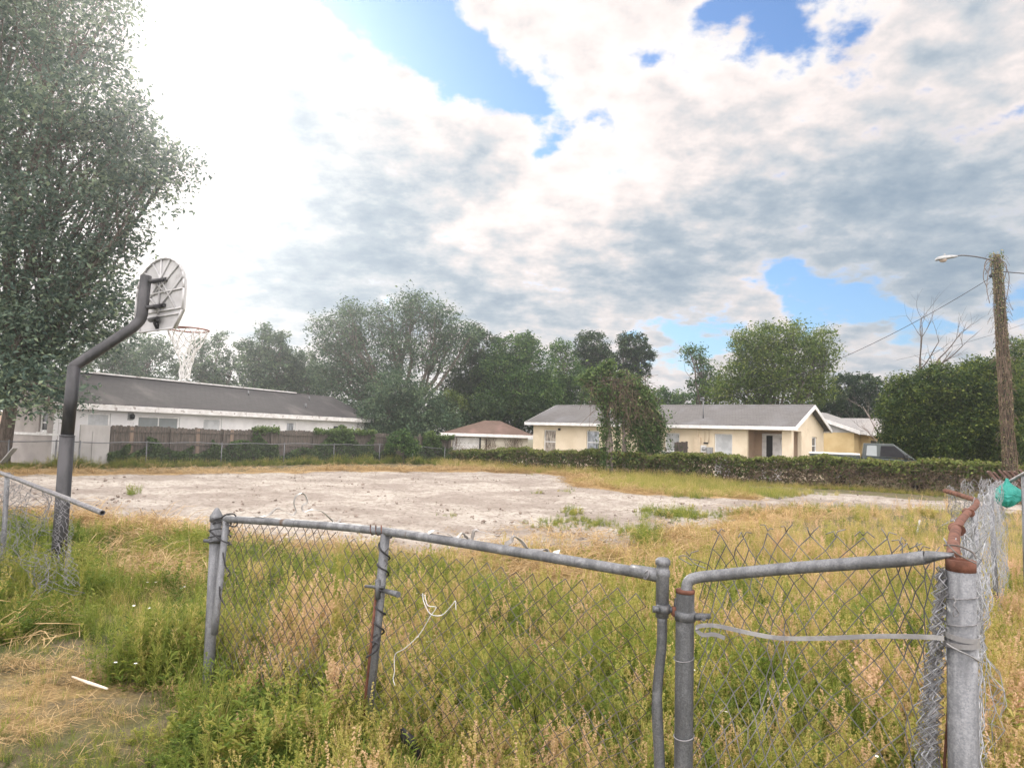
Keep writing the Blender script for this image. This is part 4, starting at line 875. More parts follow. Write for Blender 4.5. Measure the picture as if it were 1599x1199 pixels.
# ------------------------------------------------------------------ utility pole, lamp and lines
def utility_pole():
    D = 26.0; b = at(1580, 740, D); top = at(1556, 398, D); base = Vector((b.x, b.y, 0)); root = thing('utility_pole', 'leaning wooden utility pole wrapped in dry vines with a street lamp arm', 'utility pole', base)
    t = top-base; n = 24; pts = [t*(i/n) for i in range(n+1)]; pts[0] = Vector((0, 0, -.3))
    p = MB(); p.tube(pts, [.19-.07*i/n for i in range(n+1)], 12); p.build('pole', M['pole_wood'], root)
    v = MB(); rs = random.Random(9); P = []; T = []
    for i in range(110):
        h = rs.uniform(0, .55); w = rs.uniform(0, 2*PI); dw = rs.uniform(-3, 3); L = rs.uniform(.15, .45); q = []
        for k in range(12):
            f = min(1, h+L*k/11); R = .20-.06*f+rs.uniform(.0, .06)+.22*max(0, .10-f); ww = w+dw*k/11; q.append(t*f+Vector((math.cos(ww)*R, math.sin(ww)*R, 0)))
        v.tube(q, rs.uniform(.006, .014), 3, False)
    for i in range(260):     # loose hanging bits
        f = rs.random()**.6; w = rs.uniform(0, 2*PI); R = .17; p0 = t*f+Vector((math.cos(w)*R, math.sin(w)*R, 0)); d = Vector((math.cos(w), math.sin(w), rs.uniform(-.8, .5))); L = rs.uniform(.08, .30)
        v.tube([p0, p0+d*L*.6+Vector((0, 0, -.04)), p0+d*L+Vector((0, 0, -L*.9))], .006, 3, False)
    for k, (x, z) in enumerate(((-.45, -.7), (-.5, -1.3), (-.38, -1.9), (.3, -1.2), (.38, -2.1))): v.tube(bez([t+Vector((x*.2, 0, -.1)), t+Vector((x, -.1, z*.35)), t+Vector((x*1.05, 0, z*.7)), t+Vector((x*.7, .05, z))], 6), .012, 4, False)
    v.build('dry_vines', M['vinestem'], root)
    m = 4600; f = rng.random(m)**.9; w = rng.random(m)*2*PI; R = .16-.05*f+rng.random(m)*.08+.35*np.clip(.09-f, 0, 1)*3+.06*(f > .95); C = np.outer(f, np.array(t))+np.stack([np.cos(w)*R, np.sin(w)*R, rng.normal(size=m)*.05+.06*(f > .97)], 1)
    V, Fq = leaf_quads(C, .075, .6); np_obj('vine_leaves', V, Fq, M['leaf_vine'], root, np.where(rng.random(m) < .55, .95+.05*rng.random(m), .45+.2*rng.normal(size=m)).clip(0, 1))
    a0 = t+Vector((-.1, 0, -.25)); ar = [a0, at(1530, 402, D)-base, at(1505, 399, D)-base, at(1492, 400, D)-base]
    q = MB(); q.tube(bez(ar, 6), .028, 8); q.build('lamp_arm', M['galv_dark'], root)
    h0 = at(1494, 400.5, D)-base; h1 = at(1461, 406, D)-base; ax = (h1-h0); Ln = ax.length; ax.normalize(); rot = ax.to_track_quat('X', 'Z').to_matrix()
    hd = MB(); prof = [(0, .05), (.12, .07), (.35, .10), (.6, .12), (.85, .11), (.97, .06), (1, .01)]
    n = 10; vs = []
    for s, r in prof:
        for k in range(n):
            w = 2*PI*k/n; vs.append(h0+rot @ Vector((s*Ln, math.cos(w)*r*1.3, max(-.035, math.sin(w)*r))))
    hd.add(vs, [(i*n+k, i*n+(k+1) % n, (i+1)*n+(k+1) % n, (i+1)*n+k) for i in range(len(prof)-1) for k in range(n)]+[tuple(range(n))[::-1], tuple((len(prof)-1)*n+k for k in range(n))], 0, True)
    lh = hd.build('lamp_head', M['grey_box'], root)
    gl = MB(); c = h0+rot @ Vector((Ln*.66, 0, -.036)); gl.lathe([(.04, -.10), (.10, -.085), (.13, -.03), (.135, 0)], 12, c); gl.build('lamp_glass', M['lamp_glass'], lh)
    pc = MB(); c = h0+rot @ Vector((Ln*.55, 0, .10)); pc.lathe([(.035, 0), (.035, .06), (.02, .08)], 8, c); pc.build('photocell', M['grey_box'], lh)
    kn = MB(); c = t+Vector((-.28, -.05, -.85)); kn.lathe([(.02, -.06), (.06, -.03), (.06, .03), (.02, .06)], 8, c); kn.build('insulator', M['dark'], root)
    return base, base+t
UPB, UPT = utility_pole()
def line(name, label, a, b, sag, r=.014):
    pts = [Vector(a).lerp(Vector(b), i/24)-Vector((0, 0, 4*sag*(i/24)*(1-i/24))) for i in range(25)]; m = MB(); m.tube(pts, r, 5); return tag(m.build(name, M['cable']), label, 'cable', 'overhead lines')
line('overhead_cable', 'black service cable sagging from the utility pole to the cream house roof', UPT+Vector((-.15, 0, -.85)), MAST, .75, .012)
line('overhead_cable', 'short overhead cable leaving the utility pole past the right edge', UPT+Vector((.15, 0, -.65)), at(1760, 430, 30), .1, .02)
line('overhead_cable', 'faint overhead wire low behind the utility pole crossing the right shrubs', at(1700, 470, 40), at(1400, 562, 60), .3, .011)
# ------------------------------------------------------------------ basketball hoop
def hoop():
    Dp = 7.25; foot = at(93, 860, Dp); base = Vector((foot.x, foot.y, gz(foot.x, foot.y))); root = thing('basketball_hoop', 'black bent pole basketball hoop with grey fan backboard seen from behind', 'basketball hoop', base)
    h = Vector((.605, .80, 0)).normalized(); sd = Vector((h.y, -h.x, 0)); bt = at(250, 460, 7.85)
    P0 = Vector(base); P1 = at(105, 681, Dp); P2 = at(116, 572, Dp); P3 = at(221, 503, Dp+.33); P4 = at(228, 431, Dp+.36)
    lo = MB(); lo.tube([p-base for p in (P0-Vector((0, 0, .3)), P1)], .070, 18); lo.build('lower_pole', M['black_pole'], root)
    co = MB(); co.tube([P1-base-Vector((0, 0, .0)), P1-base+Vector((0, 0, .012))], .073, 18); co.build('collar', M['galv_dark'], root)
    up = MB(); up.tube([p-base for p in (P1+Vector((0, 0, .013)), P2)], .062, 18); up.build('pole', M['black_pole'], root)
    ar = MB(); a1 = P2+(P3-P2).normalized()*.03; ar.tube([p-base for p in [P2-Vector((0, 0, .03)), P2]+[P2.lerp(P3, .08)]+bez([P2.lerp(P3, .86), P3+Vector((-.02, 0, .02)), P3.lerp(P4, .18)], 5)+[P4]], .058, 18); ar.build('arm', M['black_pole'], root)
    c0 = bt-base
    def bp(u, v, d=0): return c0+sd*u+Vector((0, 0, v))+h*d
    # fan outline (half width 0.56, height 0.84)
    o = []
    for i in range(15):
        w = PI*i/14; o.append((.56*math.cos(w), .02+.40*math.sin(w)**.9))
    o += [(-.56, -.22), (-.40, -.42), (.40, -.42), (.56, -.22)]
    bd = MB(); n = len(o)
    vs = [bp(u, v, 0) for u, v in o]+[bp(u, v, .025) for u, v in o]
    bd.add(vs, [tuple(range(n)), tuple(range(2*n-1, n-1, -1))]+[(i, i+n, (i+1) % n+n, (i+1) % n) for i in range(n)]); b_ = bd.build('backboard', M['backboard'], root)
    rb = MB()
    for i in range(n): rb.tube([bp(*o[i], -.012), bp(*o[(i+1) % n], -.012)], .013, 5)
    def rib(u0, v0, u1, v1): rb.tube([bp(u0, v0, -.008), bp(u1, v1, -.008)], .012, 5)
    for u0, v0, u1, v1 in ((0, .42, 0, -.42), (-.55, .02, .55, .02), (-.56, -.20, .56, -.20), (-.52, -.26, .52, -.26), (-.15, .0, .40, .30), (.15, 0, -.40, .30), (-.4, -.2, .2, .38), (.4, -.2, -.2, .38), (-.05, -.2, .5, .15), (.05, -.2, -.5, .15)): rib(u0, v0, u1, v1)
    rb.build('ribs', M['backboard'], b_)
    for (ph, tv) in ((.87, .16), (.30, -.14)):
        p = P3.lerp(P4, ph)-base; q = bp(0, tv, -.02); k = MB()
        for s in (-.075, .075): k.tube([p+sd*s*.8, p.lerp(q, .6)+sd*s*1.2, q+sd*s*1.7], .022, 6)
        k.tube([q-sd*.16, q+sd*.16], .024, 6); k.build('bracket', M['black_pole'], root)
    k = MB(); k.tube([bp(-.09, -.30, -.05), bp(.09, -.30, -.05)], .03, 6); k.tube([bp(0, -.30, -.05), bp(0, -.42, .02)], .03, 6); k.build('rim_mount', M['black_pole'], root)
    rc = c0+h*(.36)+Vector((0, 0, -.36)); R = .228
    rm = MB(); rm.tube([rc+(sd*math.cos(w)+h*math.sin(w))*R for w in [2*PI*i/32 for i in range(33)]], .009, 8, False); rm.tube([rc-h*R+sd*.06, bp(.08, -.37, .03)], .008, 6); rm.tube([rc-h*R-sd*.06, bp(-.08, -.37, .03)], .008, 6); rm.tube([rc-h*R*.3+sd*R*.95, bp(.06, -.40, .03)], .006, 5); rm.tube([rc-h*R*.3-sd*R*.95, bp(-.06, -.40, .03)], .006, 5)
    r_ = rm.build('rim', M['hoop_rim'], root)
    nt = MB(); rs = random.Random(3); tip = at(288, 592, 8.15)-base; nn = 12; rows = 9
    def npnt(i, j):
        f = j/rows; w = 2*PI*(i+(j % 2)*.5)/nn; rr = R*(1-.72*min(1, f*1.5)) if f < .67 else R*.28*(1-.25*(f-.67)/.33)
        c = rc.lerp(tip, f**1.05); q = random.Random(i*31+j*7); return c+(sd*math.cos(w)+h*math.sin(w))*rr+Vector((q.uniform(-1, 1), q.uniform(-1, 1), q.uniform(-1, 1)))*.016*(j > 0)
    for j in range(rows):
        for i in range(nn):
            a = npnt(i, j)
            for b in ((npnt(i, j+1), npnt((i-1) % nn, j+1)) if j % 2 == 0 else (npnt((i+1) % nn, j+1), npnt(i, j+1))):
                nt.tube([a, b], .0052, 4, False)
    nt.tube(bez([rc+sd*.1, rc.lerp(tip, .5)+sd*.06, tip+sd*.045+Vector((0, 0, .05))], 5), .006, 4); nt.build('net', M['net'], r_)
hoop()
# ------------------------------------------------------------------ the fence and gate in the foreground
def L3(lst): return [at(*p) for p in lst]
def foot(px, py, Y, dz=-.25):
    p = at(px, py, Y); return Vector((p.x, p.y, gz(p.x, p.y)+dz))
def near_fence():
    # left post
    t = at(338, 806, 4.02); f = foot(331, 990, 4.0); root = thing('fence_post', 'grey round fence post with pointed cap at the left end of the gate', 'fence post', f+Vector((0, 0, .25)))
    o = root.location; m = MB(); m.tube([f-o, t-o], .031, 14); m.build('post', M['galv'], root)
    c = MB(); c.lathe([(.036, -.03), (.036, .004), (.030, .012), (.012, .045), (.004, .05)], 14, t-o); c.build('cap', M['galv'], root)
    b = MB(); z = t-o-Vector((0, 0, .14)); b.lathe([(.036, -.012), (.038, 0), (.036, .012)], 14, z); b.tube([z+Vector((-.06, -.01, 0)), z+Vector((.055, -.01, 0))], .011, 6); b.build('clamp', M['galv_dark'], root)
    # gate
    A = at(352, 810, 3.97); Bm = at(596, 829, 3.28); B = at(1030, 899, 2.50); base = foot(690, 1100, 3.0, 0)
    gate = thing('chainlink_gate', 'sagging galvanised chain link gate with bent top rail in the foreground', 'gate', base)
    rail = bez([A, A.lerp(Bm, .5)+Vector((0, 0, .006)), Bm, Bm.lerp(B, .5)+Vector((0, 0, .004)), B], 10)
    m = MB(); m.tube([p-base for p in rail], .0205, 14); m.build('top_rail', M['galv'], gate)
    m = MB(); m.tube([p-base for p in (at(354, 806, 3.965), at(337, 968, 3.95), at(335, 990, 3.95))], .019, 12); m.build('end_upright', M['galv'], gate)
    m = MB(); m.tube([p-base for p in (at(602, 832, 3.27), at(588, 990, 3.29), at(571, 1152, 3.32))], .0225, 14); m.build('middle_upright', M['galv'], gate)
    m = MB(); m.tube([p-base for p in bez([at(1034, 962, 2.47), at(1033, 1010, 2.47), at(1026, 1090, 2.46), at(1030, 1200, 2.46), at(1030, 1330, 2.46)], 6)], [.0175]*13+[.019]*12, 14); m.build('end_upright', M['galv_dark'], gate)
    m = MB(); c = at(1035, 885, 2.475)-base; m.lathe([(.0235, -.175), (.0235, -.035), (.026, -.03), (.026, -.012), (.0225, -.008), (.0225, .006), (.027, .010), (.027, .024), (.018, .032)], 14, c); m.tube([at(985, 890, 2.54)-base, at(1012, 895, 2.51)-base, at(1034, 899, 2.48)-base], [.022, .024, .025], 10); m.build('corner_fitting', M['galv'], gate)
    w = MB(); d = (Bm-A).normalized()
    for (px, py, Y, n) in ((578, 825, 3.33, 3), (585, 825.5, 3.31, 2)):
        q = min(rail, key=lambda v: abs(proj(v)[0]-px))-base; w.tube([q+Vector((0, math.cos(k*.7)*.0235, math.sin(k*.7)*.0235))+d*(.004*k-.02) for k in range(9*n)], .003, 5)
    w.build('rust_band', M['rust'], gate)
    bolt = MB(); p = at(597, 921, 3.26)-base; bolt.tube([p, at(622, 928, 3.14)-base], [.010, .014], 8); bolt.tube([at(570, 915, 3.27)-base, at(600, 917, 3.24)-base], .008, 6); bolt.tube([at(590, 905, 3.25)-base, at(590, 935, 3.25)-base], .013, 8); bolt.build('latch', M['galv_dark'], gate)
    rod = MB(); rod.tube([p_-base for p_ in (at(588, 916, 3.255), at(579, 1010, 3.25), at(566, 1130, 3.25))], .007, 6); rod.build('drop_rod', M['rust'], gate)
    RP = rail; n = len(RP)-1
    def gpos(u):
        s = u*n; i = min(int(s), n-1); return RP[i].lerp(RP[i+1], s-i)
    def Sf(u, v):
        p = gpos(.012+u*.975); low = Vector((p.x, p.y, gz(p.x, p.y)+.03)); drop = .012+.062*float(sm(.36, .5, u))
        q = Vector((p.x, p.y, p.z-drop)).lerp(low+Vector((-.03, 0, 0)), v)
        return q+Vector((0, -1, 0))*(.012*math.sin(u*17+v*5)+.016*math.sin(u*6.1+v*2.2))+Vector((.010*math.sin(v*9+u*11), 0, .006*math.sin(u*29)))-base
    m = MB(); chainlink(m, Sf, 2.72, .98, .078, .0021, 5, .0035, lambda u, v: .385 < u < .40, 4); m.build('mesh', M['wire_old'], gate)
    # white cord strung on the mesh, black wire windings, scrap metal strip on the rail
    m = MB(); m.tube(bez(L3([(660, 926, 3.0), (662, 940, 2.99), (672, 958, 2.97), (690, 960, 2.95), (706, 944, 2.93), (711, 938, 2.93), (712, 952, 2.92)]), 6), .0021, 6); m.tube(bez(L3([(663, 928, 3.0), (668, 945, 2.98), (681, 948, 2.97), (672, 962, 2.98), (655, 990, 3.0), (632, 1012, 3.02), (617, 1022, 3.05), (616, 1048, 3.05), (614, 1060, 3.05), (617, 1070, 3.04)]), 6), .0018, 6)
    tag(m.build('white_string', M['white_cord']), 'white cord looped and dangling on the gate mesh', 'cord')
    m = MB(); P = []
    for k in range(90):
        f = k/89; a = at(602-12*f, 838+152*f, 3.27); w_ = f*2*PI*5.2; P.append(a+Vector((math.cos(w_)*.028, math.sin(w_)*.028, .01*math.sin(f*23))))
    P += L3([(590, 1000, 3.26), (580, 1012, 3.26), (577, 1020, 3.25)]); m.tube(P, .0045, 6)
    m.tube(bez(L3([(589, 990, 3.25), (578, 1000, 3.25), (590, 1004, 3.24), (588, 1015, 3.24), (572, 1026, 3.25)]), 5), .0045, 6)
    tag(m.build('wire_winding', M['black_rubber']), 'black wire spiralling down the middle upright of the gate', 'wire')
    m = MB(); rs = random.Random(2)
    def wrap(pc, Y, r, turns, drop, rx=.05):
        c = at(pc[0], pc[1], Y); P = []
        for k in range(int(14*turns)+1):
            w_ = k/14*2*PI; P.append(c+Vector((math.cos(w_)*rx+rs.uniform(-.004, .004), math.sin(w_)*.045, -drop*k/(14*turns)+.012*math.sin(w_*1.5))))
        m.tube(P, .0042, 6)
    wrap((347, 808, 0), 4.0, .04, 3.2, .03, .05); wrap((343, 822, 0), 4.0, .04, 3, .06, .055); wrap((345, 838, 0), 4.0, .04, 1.5, .05, .055)
    m.tube(bez(L3([(346, 808, 3.92), (354, 803, 3.9), (366, 803, 3.9), (371, 815, 3.9), (366, 822, 3.9), (352, 818, 3.9)]), 6), .0045, 6)
    m.tube(bez(L3([(332, 832, 3.94), (345, 843, 3.93), (362, 850, 3.92)]), 6), .0045, 6); m.tube(bez(L3([(348, 862, 3.93), (352, 883, 3.92), (359, 894, 3.92), (355, 900, 3.92)]), 6), .0045, 6); m.tube(bez(L3([(343, 915, 3.92), (344, 932, 3.92), (351, 944, 3.92)]), 6), .0045, 6)
    tag(m.build('wire_winding', M['black_rubber']), 'black wire wound tightly round the left gate post and rail end', 'wire')
    def strip(lst, label):
        m = MB(); m.ribbon(bez(L3(lst), 7), .026, (.55, -.83, 0), .0016); tag(m.build('metal_strip', M['scrap']), label, 'metal strip', 'twisted metal strips on the gate rail')
    strip([(396, 803, 3.82), (408, 806, 3.79), (420, 803, 3.77), (432, 794, 3.74), (442, 797, 3.72), (455, 803, 3.70), (462, 798, 3.68), (459, 785, 3.68), (463, 774, 3.67), (474, 771, 3.65), (480, 783, 3.63), (472, 790, 3.64), (475, 798, 3.62), (488, 796, 3.59), (503, 799, 3.56), (516, 810, 3.53), (524, 816, 3.50), (532, 812, 3.48)], 'tallest curled metal strip, standing on the left half of the gate rail')
    strip([(668, 832, 3.12), (680, 829, 3.10), (697, 833, 3.07), (712, 838, 3.04), (722, 833, 3.03), (728, 838, 3.02), (736, 842, 3.0), (741, 829, 2.99), (752, 830, 2.97), (770, 834, 2.95), (780, 836, 2.94)], 'flat twisted metal strip near the middle of the gate rail')
    strip([(788, 851, 2.92), (797, 845, 2.90), (803, 838, 2.89), (813, 844, 2.88), (824, 855, 2.86), (840, 858, 2.84), (852, 859, 2.82), (860, 864, 2.80), (874, 861, 2.78)], 'wavy metal strip on the right half of the gate rail')
    m = MB(); pts = []
    m.tube(bez(L3([(1005, 899, 2.505), (1008, 893, 2.49), (1012, 890, 2.49), (1013, 897, 2.48), (1009, 904, 2.485), (1005, 902, 2.50)]), 5), .003, 6); tag(m.build('tie_wire', M['galv_wire']), 'pale tie wire round the right end of the gate rail', 'wire')
    # dark rag in the weeds under the mesh
    m = MB(); q = at(645, 1132, 3.05); vs = []; 
    for j in range(9):
        for k in range(10):
            w_ = 2*PI*k/10; r = .030*math.sin(PI*(j+.6)/9.4)*(1+.35*math.sin(k*2.3+j)); vs.append(q+Vector((math.cos(w_)*r+.012*(j-4), math.sin(w_)*r*.5, -.01-.018*j)))
    m.add(vs, [(j*10+k, j*10+(k+1) % 10, (j+1)*10+(k+1) % 10, (j+1)*10+k) for j in range(8) for k in range(10)], 0, True); tag(m.build('rag', M['black_rubber']), 'crumpled black rag caught at the foot of the gate mesh', 'rag')
    # middle post
    t = at(1070, 922, 2.43); f = foot(1066, 1330, 2.42); post = thing('fence_post', 'grey round middle fence post with open rusty top beside the gate end', 'fence post', f+Vector((0, 0, .25))); o = post.location
    m = MB(); n = 18; P = [f-o, t-o]; R = .0315
    m.tube(P, R, n, False); b = len(m.v); tt = t-o
    m.add([tt+Vector((math.cos(2*PI*k/n)*R, math.sin(2*PI*k/n)*R, 0)) for k in range(n)]+[tt+Vector((math.cos(2*PI*k/n)*R*.87, math.sin(2*PI*k/n)*R*.87, 0)) for k in range(n)]+[tt+Vector((math.cos(2*PI*k/n)*R*.87, math.sin(2*PI*k/n)*R*.87, -.3)) for k in range(n)],
          [(k, (k+1) % n, n+(k+1) % n, n+k) for k in range(n)]+[(n+k, n+(k+1) % n, 2*n+(k+1) % n, 2*n+k) for k in range(n)]+[tuple(2*n+k for k in range(n))])
    m.build('post', M['galv_dark'], post)
    m = MB(); m.lathe([(.0325, -.006), (.0332, 0), (.0325, .006)], 18, tt+Vector((0, 0, -.002))); m.build('rusty_lip', M['rust'], post)
    for (dz, hh) in ((-.085, .016),):
        m = MB(); m.lathe([(.033, -hh), (.0355, -hh), (.0355, hh), (.033, hh)], 18, tt+Vector((0, 0, dz))); m.tube([tt+Vector((.03, -.012, dz)), tt+Vector((.085, -.012, dz+.004))], [.014, .009], 8); m.tube([tt+Vector((.055, -.035, dz)), tt+Vector((.055, .012, dz))], .009, 8); m.build('band_clamp', M['galv_dark'], post)
    for (py) in (1027, 1148):
        q = at(1068, py, 2.42)-o; m = MB(); m.tube([q+Vector((math.cos(2*PI*k/20)*.0335, math.sin(2*PI*k/20)*.0335, .006*math.sin(2*PI*k/20+1))) for k in range(22)], .0022, 5); m.build('wire_tie', M['galv_wire'], post)
    hg = thing('gate_hinge', 'rusted hinge clamp joining the gate end to the middle post', 'hinge', at(1036, 950, 2.46)); o2 = hg.location
    m = MB(); m.lathe([(.021, -.014), (.025, -.014), (.025, .014), (.021, .014)], 14); m.tube([Vector((-.04, -.01, 0)), Vector((-.018, -.012, 0))], .012, 8); m.tube([Vector((.02, -.01, 0)), Vector((.06, -.015, 0))], .011, 8); m.build('clamp', M['galv_dark'], hg)
    m = MB(); m.box((.026, -.03, -.02), (.048, -.004, .012)); m.build('rusty_block', M['rust'], hg, .003); m = MB(); m.lathe([(.012, -.004), (.013, .012), (.010, .034)], 10, (.046, -.012, .006)); m.build('pin', M['galv_dark'], hg)
    # right post
    t = at(1500, 873, 1.95); f = foot(1507, 1400, 1.93); rp = thing('fence_post', 'thick weathered grey corner post with red rusted top rim at the right', 'fence post', f+Vector((0, 0, .25))); o = rp.location
    m = MB(); m.tube([f-o, (t-o)+Vector((0, 0, -.03))], [.0395, .0365], 20); m.build('post', M['galv'], rp)
    m = MB(); m.lathe([(.0372, -.032), (.0374, -.002), (.033, .0), (.030, -.004), (.030, -.03)], 20, t-o); m.build('rusty_lip', M['rust'], rp)
    # flattened pipe along the right panel
    panel = thing('mesh_fence', 'loose chain link panel under a bent grey pipe between the middle and right posts', 'fence', foot(1280, 1200, 2.2, 0)); o = panel.location
    m = MB(); pr = bez(L3([(1072, 940, 2.43), (1072, 922, 2.43), (1076, 907, 2.43), (1092, 901, 2.42), (1130, 897, 2.38), (1200, 890, 2.29), (1300, 882, 2.17), (1400, 875, 2.06), (1445, 870, 2.01)]), 7); m.tube([p-o for p in pr], .0195, 14)
    fl = L3([(1445, 870, 2.01), (1465, 868, 1.99), (1488, 866, 1.965)]); dd = (fl[-1]-fl[0]).normalized()
    n = 14; vs = []
    for i, (p, a, b2) in enumerate(((fl[0], .0195, .0195), (fl[1], .013, .023), (fl[2], .005, .026))):
        for k in range(n): w_ = 2*PI*k/n; sidev = Vector((-dd.y, dd.x, 0)); vs.append(p-o+sidev*math.cos(w_)*b2+Vector((0, 0, 1))*math.sin(w_)*a)
    m.add(vs, [(i*n+k, i*n+(k+1) % n, (i+1)*n+(k+1) % n, (i+1)*n+k) for i in range(2) for k in range(n)]+[tuple(2*n+k for k in range(n))], 0, True); m.build('bent_pipe', M['galv'], panel)
    T0 = L3([(1082, 872, 2.46), (1130, 836, 2.42), (1180, 842, 2.36), (1225, 832, 2.30), (1300, 838, 2.21), (1400, 846, 2.10), (1450, 862, 2.05), (1478, 880, 2.02)]); TP = bez(T0, 8); nn = len(TP)-1
    def tp(u): s = min(max(u, 0), 1)*nn; i = min(int(s), nn-1); return TP[i].lerp(TP[i+1], s-i)
    def Sf2(u, v):
        p = tp(u); low = Vector((p.x, p.y, gz(p.x, p.y)+.02)); q = p.lerp(low, v); sway = .02*math.sin(u*9+v*4)+.02*math.sin(v*7)
        left = Vector((.05*(1-u)*math.sin(v*5), 0, 0))
        return q+Vector((.01*math.sin(u*13+v*11), .045+sway, .006*math.sin(u*21)))+left-o
    m = MB(); chainlink(m, Sf2, 1.28, 1.18, .082, .0020, 5, .004, lambda u, v: v < .035 and (int(u*40) % 5 == 2), 8)
    m.tube([p-o for p in bez(L3([(1102, 887, 2.44), (1085, 880, 2.44), (1072, 868, 2.43), (1060, 870, 2.43), (1080, 882, 2.42)]), 5)], .0018, 5)
    rs2 = random.Random(6); nw2 = int(1.28/.041)
    for k in range(0, nw2, 2):        # cut, twisted ends along the top
        if int(k/nw2*40) % 5 == 2: continue
        p = Sf2(k/nw2, 0)
        for q in (-1, 1): m.tube([p, p+Vector((q*rs2.uniform(.004, .012), rs2.uniform(-.01, .01), rs2.uniform(.008, .02))), p+Vector((q*rs2.uniform(.012, .035), rs2.uniform(-.02, .02), rs2.uniform(-.004, .03)))], .0018, 5)
    m.build('mesh', M['wire_mid'], panel)
    # flat strap from mid span, wound round the right post
    S_ = bez(L3([(1132, 996, 2.33), (1115, 990, 2.35), (1098, 991, 2.37), (1088, 983, 2.38), (1093, 977, 2.37), (1120, 977, 2.34), (1170, 988, 2.27), (1220, 996, 2.21), (1290, 996, 2.13), (1370, 993, 2.04), (1440, 994, 1.965), (1474, 996, 1.93)]), 7)
    m = MB(); m.ribbon(S_, .013, (0, 0, 1), .004); tag(m.build('strap', M['strap']), 'grey flat strap stretched across the right mesh panel to the corner post', 'strap')
    m = MB()
    for j, py in enumerate((992, 1003)):
        c = at(1501.5, py, 1.945); m.ribbon([c+Vector((math.cos(2*PI*k/28+.4)*.0415, math.sin(2*PI*k/28+.4)*.0415, .004*math.sin(2*PI*k/28+j*2))) for k in range(30)], .014, (0, 0, 1), .004)
    m.tube(bez([at(1478, 1004, 1.92), at(1490, 1012, 1.89), at(1515, 1024, 1.89), at(1532, 1034, 1.93)], 6), .0022, 5)
    tag(m.build('strap', M['strap']), 'grey flat strap wound twice round the corner post', 'strap')
    m = MB()
    for py in (931, 972):
        c = at(1500.5, py, 1.947); m.tube([c+Vector((math.cos(2*PI*k/24)*.0395, math.sin(2*PI*k/24)*.0395, .006*math.sin(2*PI*k/24+2))) for k in range(26)], .002, 5)
    m.tube(bez(L3([(1488, 931, 1.9), (1492, 938, 1.9), (1489, 945, 1.9), (1493, 950, 1.9), (1497, 958, 1.9), (1490, 962, 1.9), (1489, 955, 1.9), (1494, 948, 1.9)]), 6), .002, 5)
    tag(m.build('tie_wire', M['galv_wire']), 'twisted tie wire round the upper corner post', 'wire')
    m = MB()
    m.tube(bez(L3([(1474, 851, 2.0), (1495, 852, 1.97), (1518, 862, 1.93), (1524, 872, 1.92)]), 6), .0025, 5); m.tube(bez(L3([(1480, 850, 1.99), (1497, 866, 1.93), (1525, 880, 1.9)]), 6), .0022, 5)
    tag(m.build('tie_wire', M['wire_old']), 'loose dark wire ends curling over the red rim of the corner post', 'wire')

    # bundle of bunched mesh beside the corner post
    root = thing('mesh_bundle', 'vertical tangle of bunched chain link wire hanging left of the corner post', 'wire mesh', foot(1450, 1200, 1.98, 0)); o = root.location; m = MB(); m2 = MB(); rs = random.Random(12)
    for i in range(34):
        u = rs.random(); w0 = rs.uniform(-1, 1); P = []; ph = rs.randint(0, 1); nst = 34
        for k in range(nst):
            f = k/(nst-1); px = 1474-38*f**.8; py = 888+440*f; hw = 3+15*math.sin(min(1, f*1.5)*PI/2)*(1 if f > .25 else .6)
            if .2 < f < .3: hw *= .6
            c = at(px+hw*w0*.95+rs.uniform(-2, 2), py, 1.985+.035*math.sin(w0*5+f*6))
            P.append(c+Vector((.014*(1 if (k+ph) % 2 else -1), rs.uniform(-.012, .012), rs.uniform(-.006, .006))))
        (m if i % 3 else m2).tube([p-o for p in P], .0016, 4, False)
    m.build('wires', M['galv_wire'], root); m2.build('bright_wires', M['wire_bright'], root)
    m = MB(); m.tube([p-o for p in L3([(1484, 1020, 1.99), (1480, 1120, 1.98), (1472, 1230, 1.97), (1468, 1300, 1.97)])], .004, 6); m.build('rusty_stay', M['rust'], root)
    # rusty rail running away from the corner post and the crumpled mesh beyond it
    root = thing('collapsed_fence', 'collapsed rusty rail with crumpled chain link curling away behind the corner post', 'fence', foot(1530, 1000, 4.5, 0)); o = root.location
    RL = bez(L3([(1489, 872, 2.12), (1489, 850, 2.5), (1492, 830, 2.95), (1499, 815, 3.5), (1509, 803, 4.1), (1519, 794, 4.7), (1525, 787, 5.2), (1523, 781, 5.5), (1512, 777, 5.75), (1493, 771, 6.05), (1476, 766, 6.3)]), 8)
    m = MB(); m.tube([p-o for p in RL], .0205, 12); m.build('rail', M['rust'], root)
    j = MB()
    for px, py, Y in ((1494, 826, 3.1), (1512, 800, 4.3)):
        c = at(px, py, Y)-o; j.tube([c+Vector((-.02, -.05, 0)), c+Vector((.02, .05, .0))], .0245, 12)
    j.build('sleeve', M['rust'], root)
    TT = bez(L3([(1492, 868, 2.1), (1500, 838, 2.9), (1512, 815, 3.6), (1520, 800, 4.4), (1530, 785, 5.2), (1541, 768, 6.2), (1550, 756, 7.4), (1560, 750, 8.6)]), 8); nT = len(TT)-1
    def tt2(u): s = u*nT; i = min(int(s), nT-1); return TT[i].lerp(TT[i+1], s-i)
    def Sf3(u, v):
        p = tt2(u); h = p.z-gz(p.x, p.y)-.05; fold = .10*math.sin(u*41)+.06*math.sin(u*97+v*3)
        return Vector((p.x+.8*fold+.10*v*math.sin(u*9), p.y+fold*.6, p.z-h*v))+Vector((.03*math.sin(v*13+u*60), .03*math.sin(v*17+u*31), .012*math.sin(u*150)))-o
    m = MB(); chainlink(m, Sf3, 8.6, 1.15, .085, .0019, 4, .012, None, 15); m.build('mesh', M['wire_bright'], root)
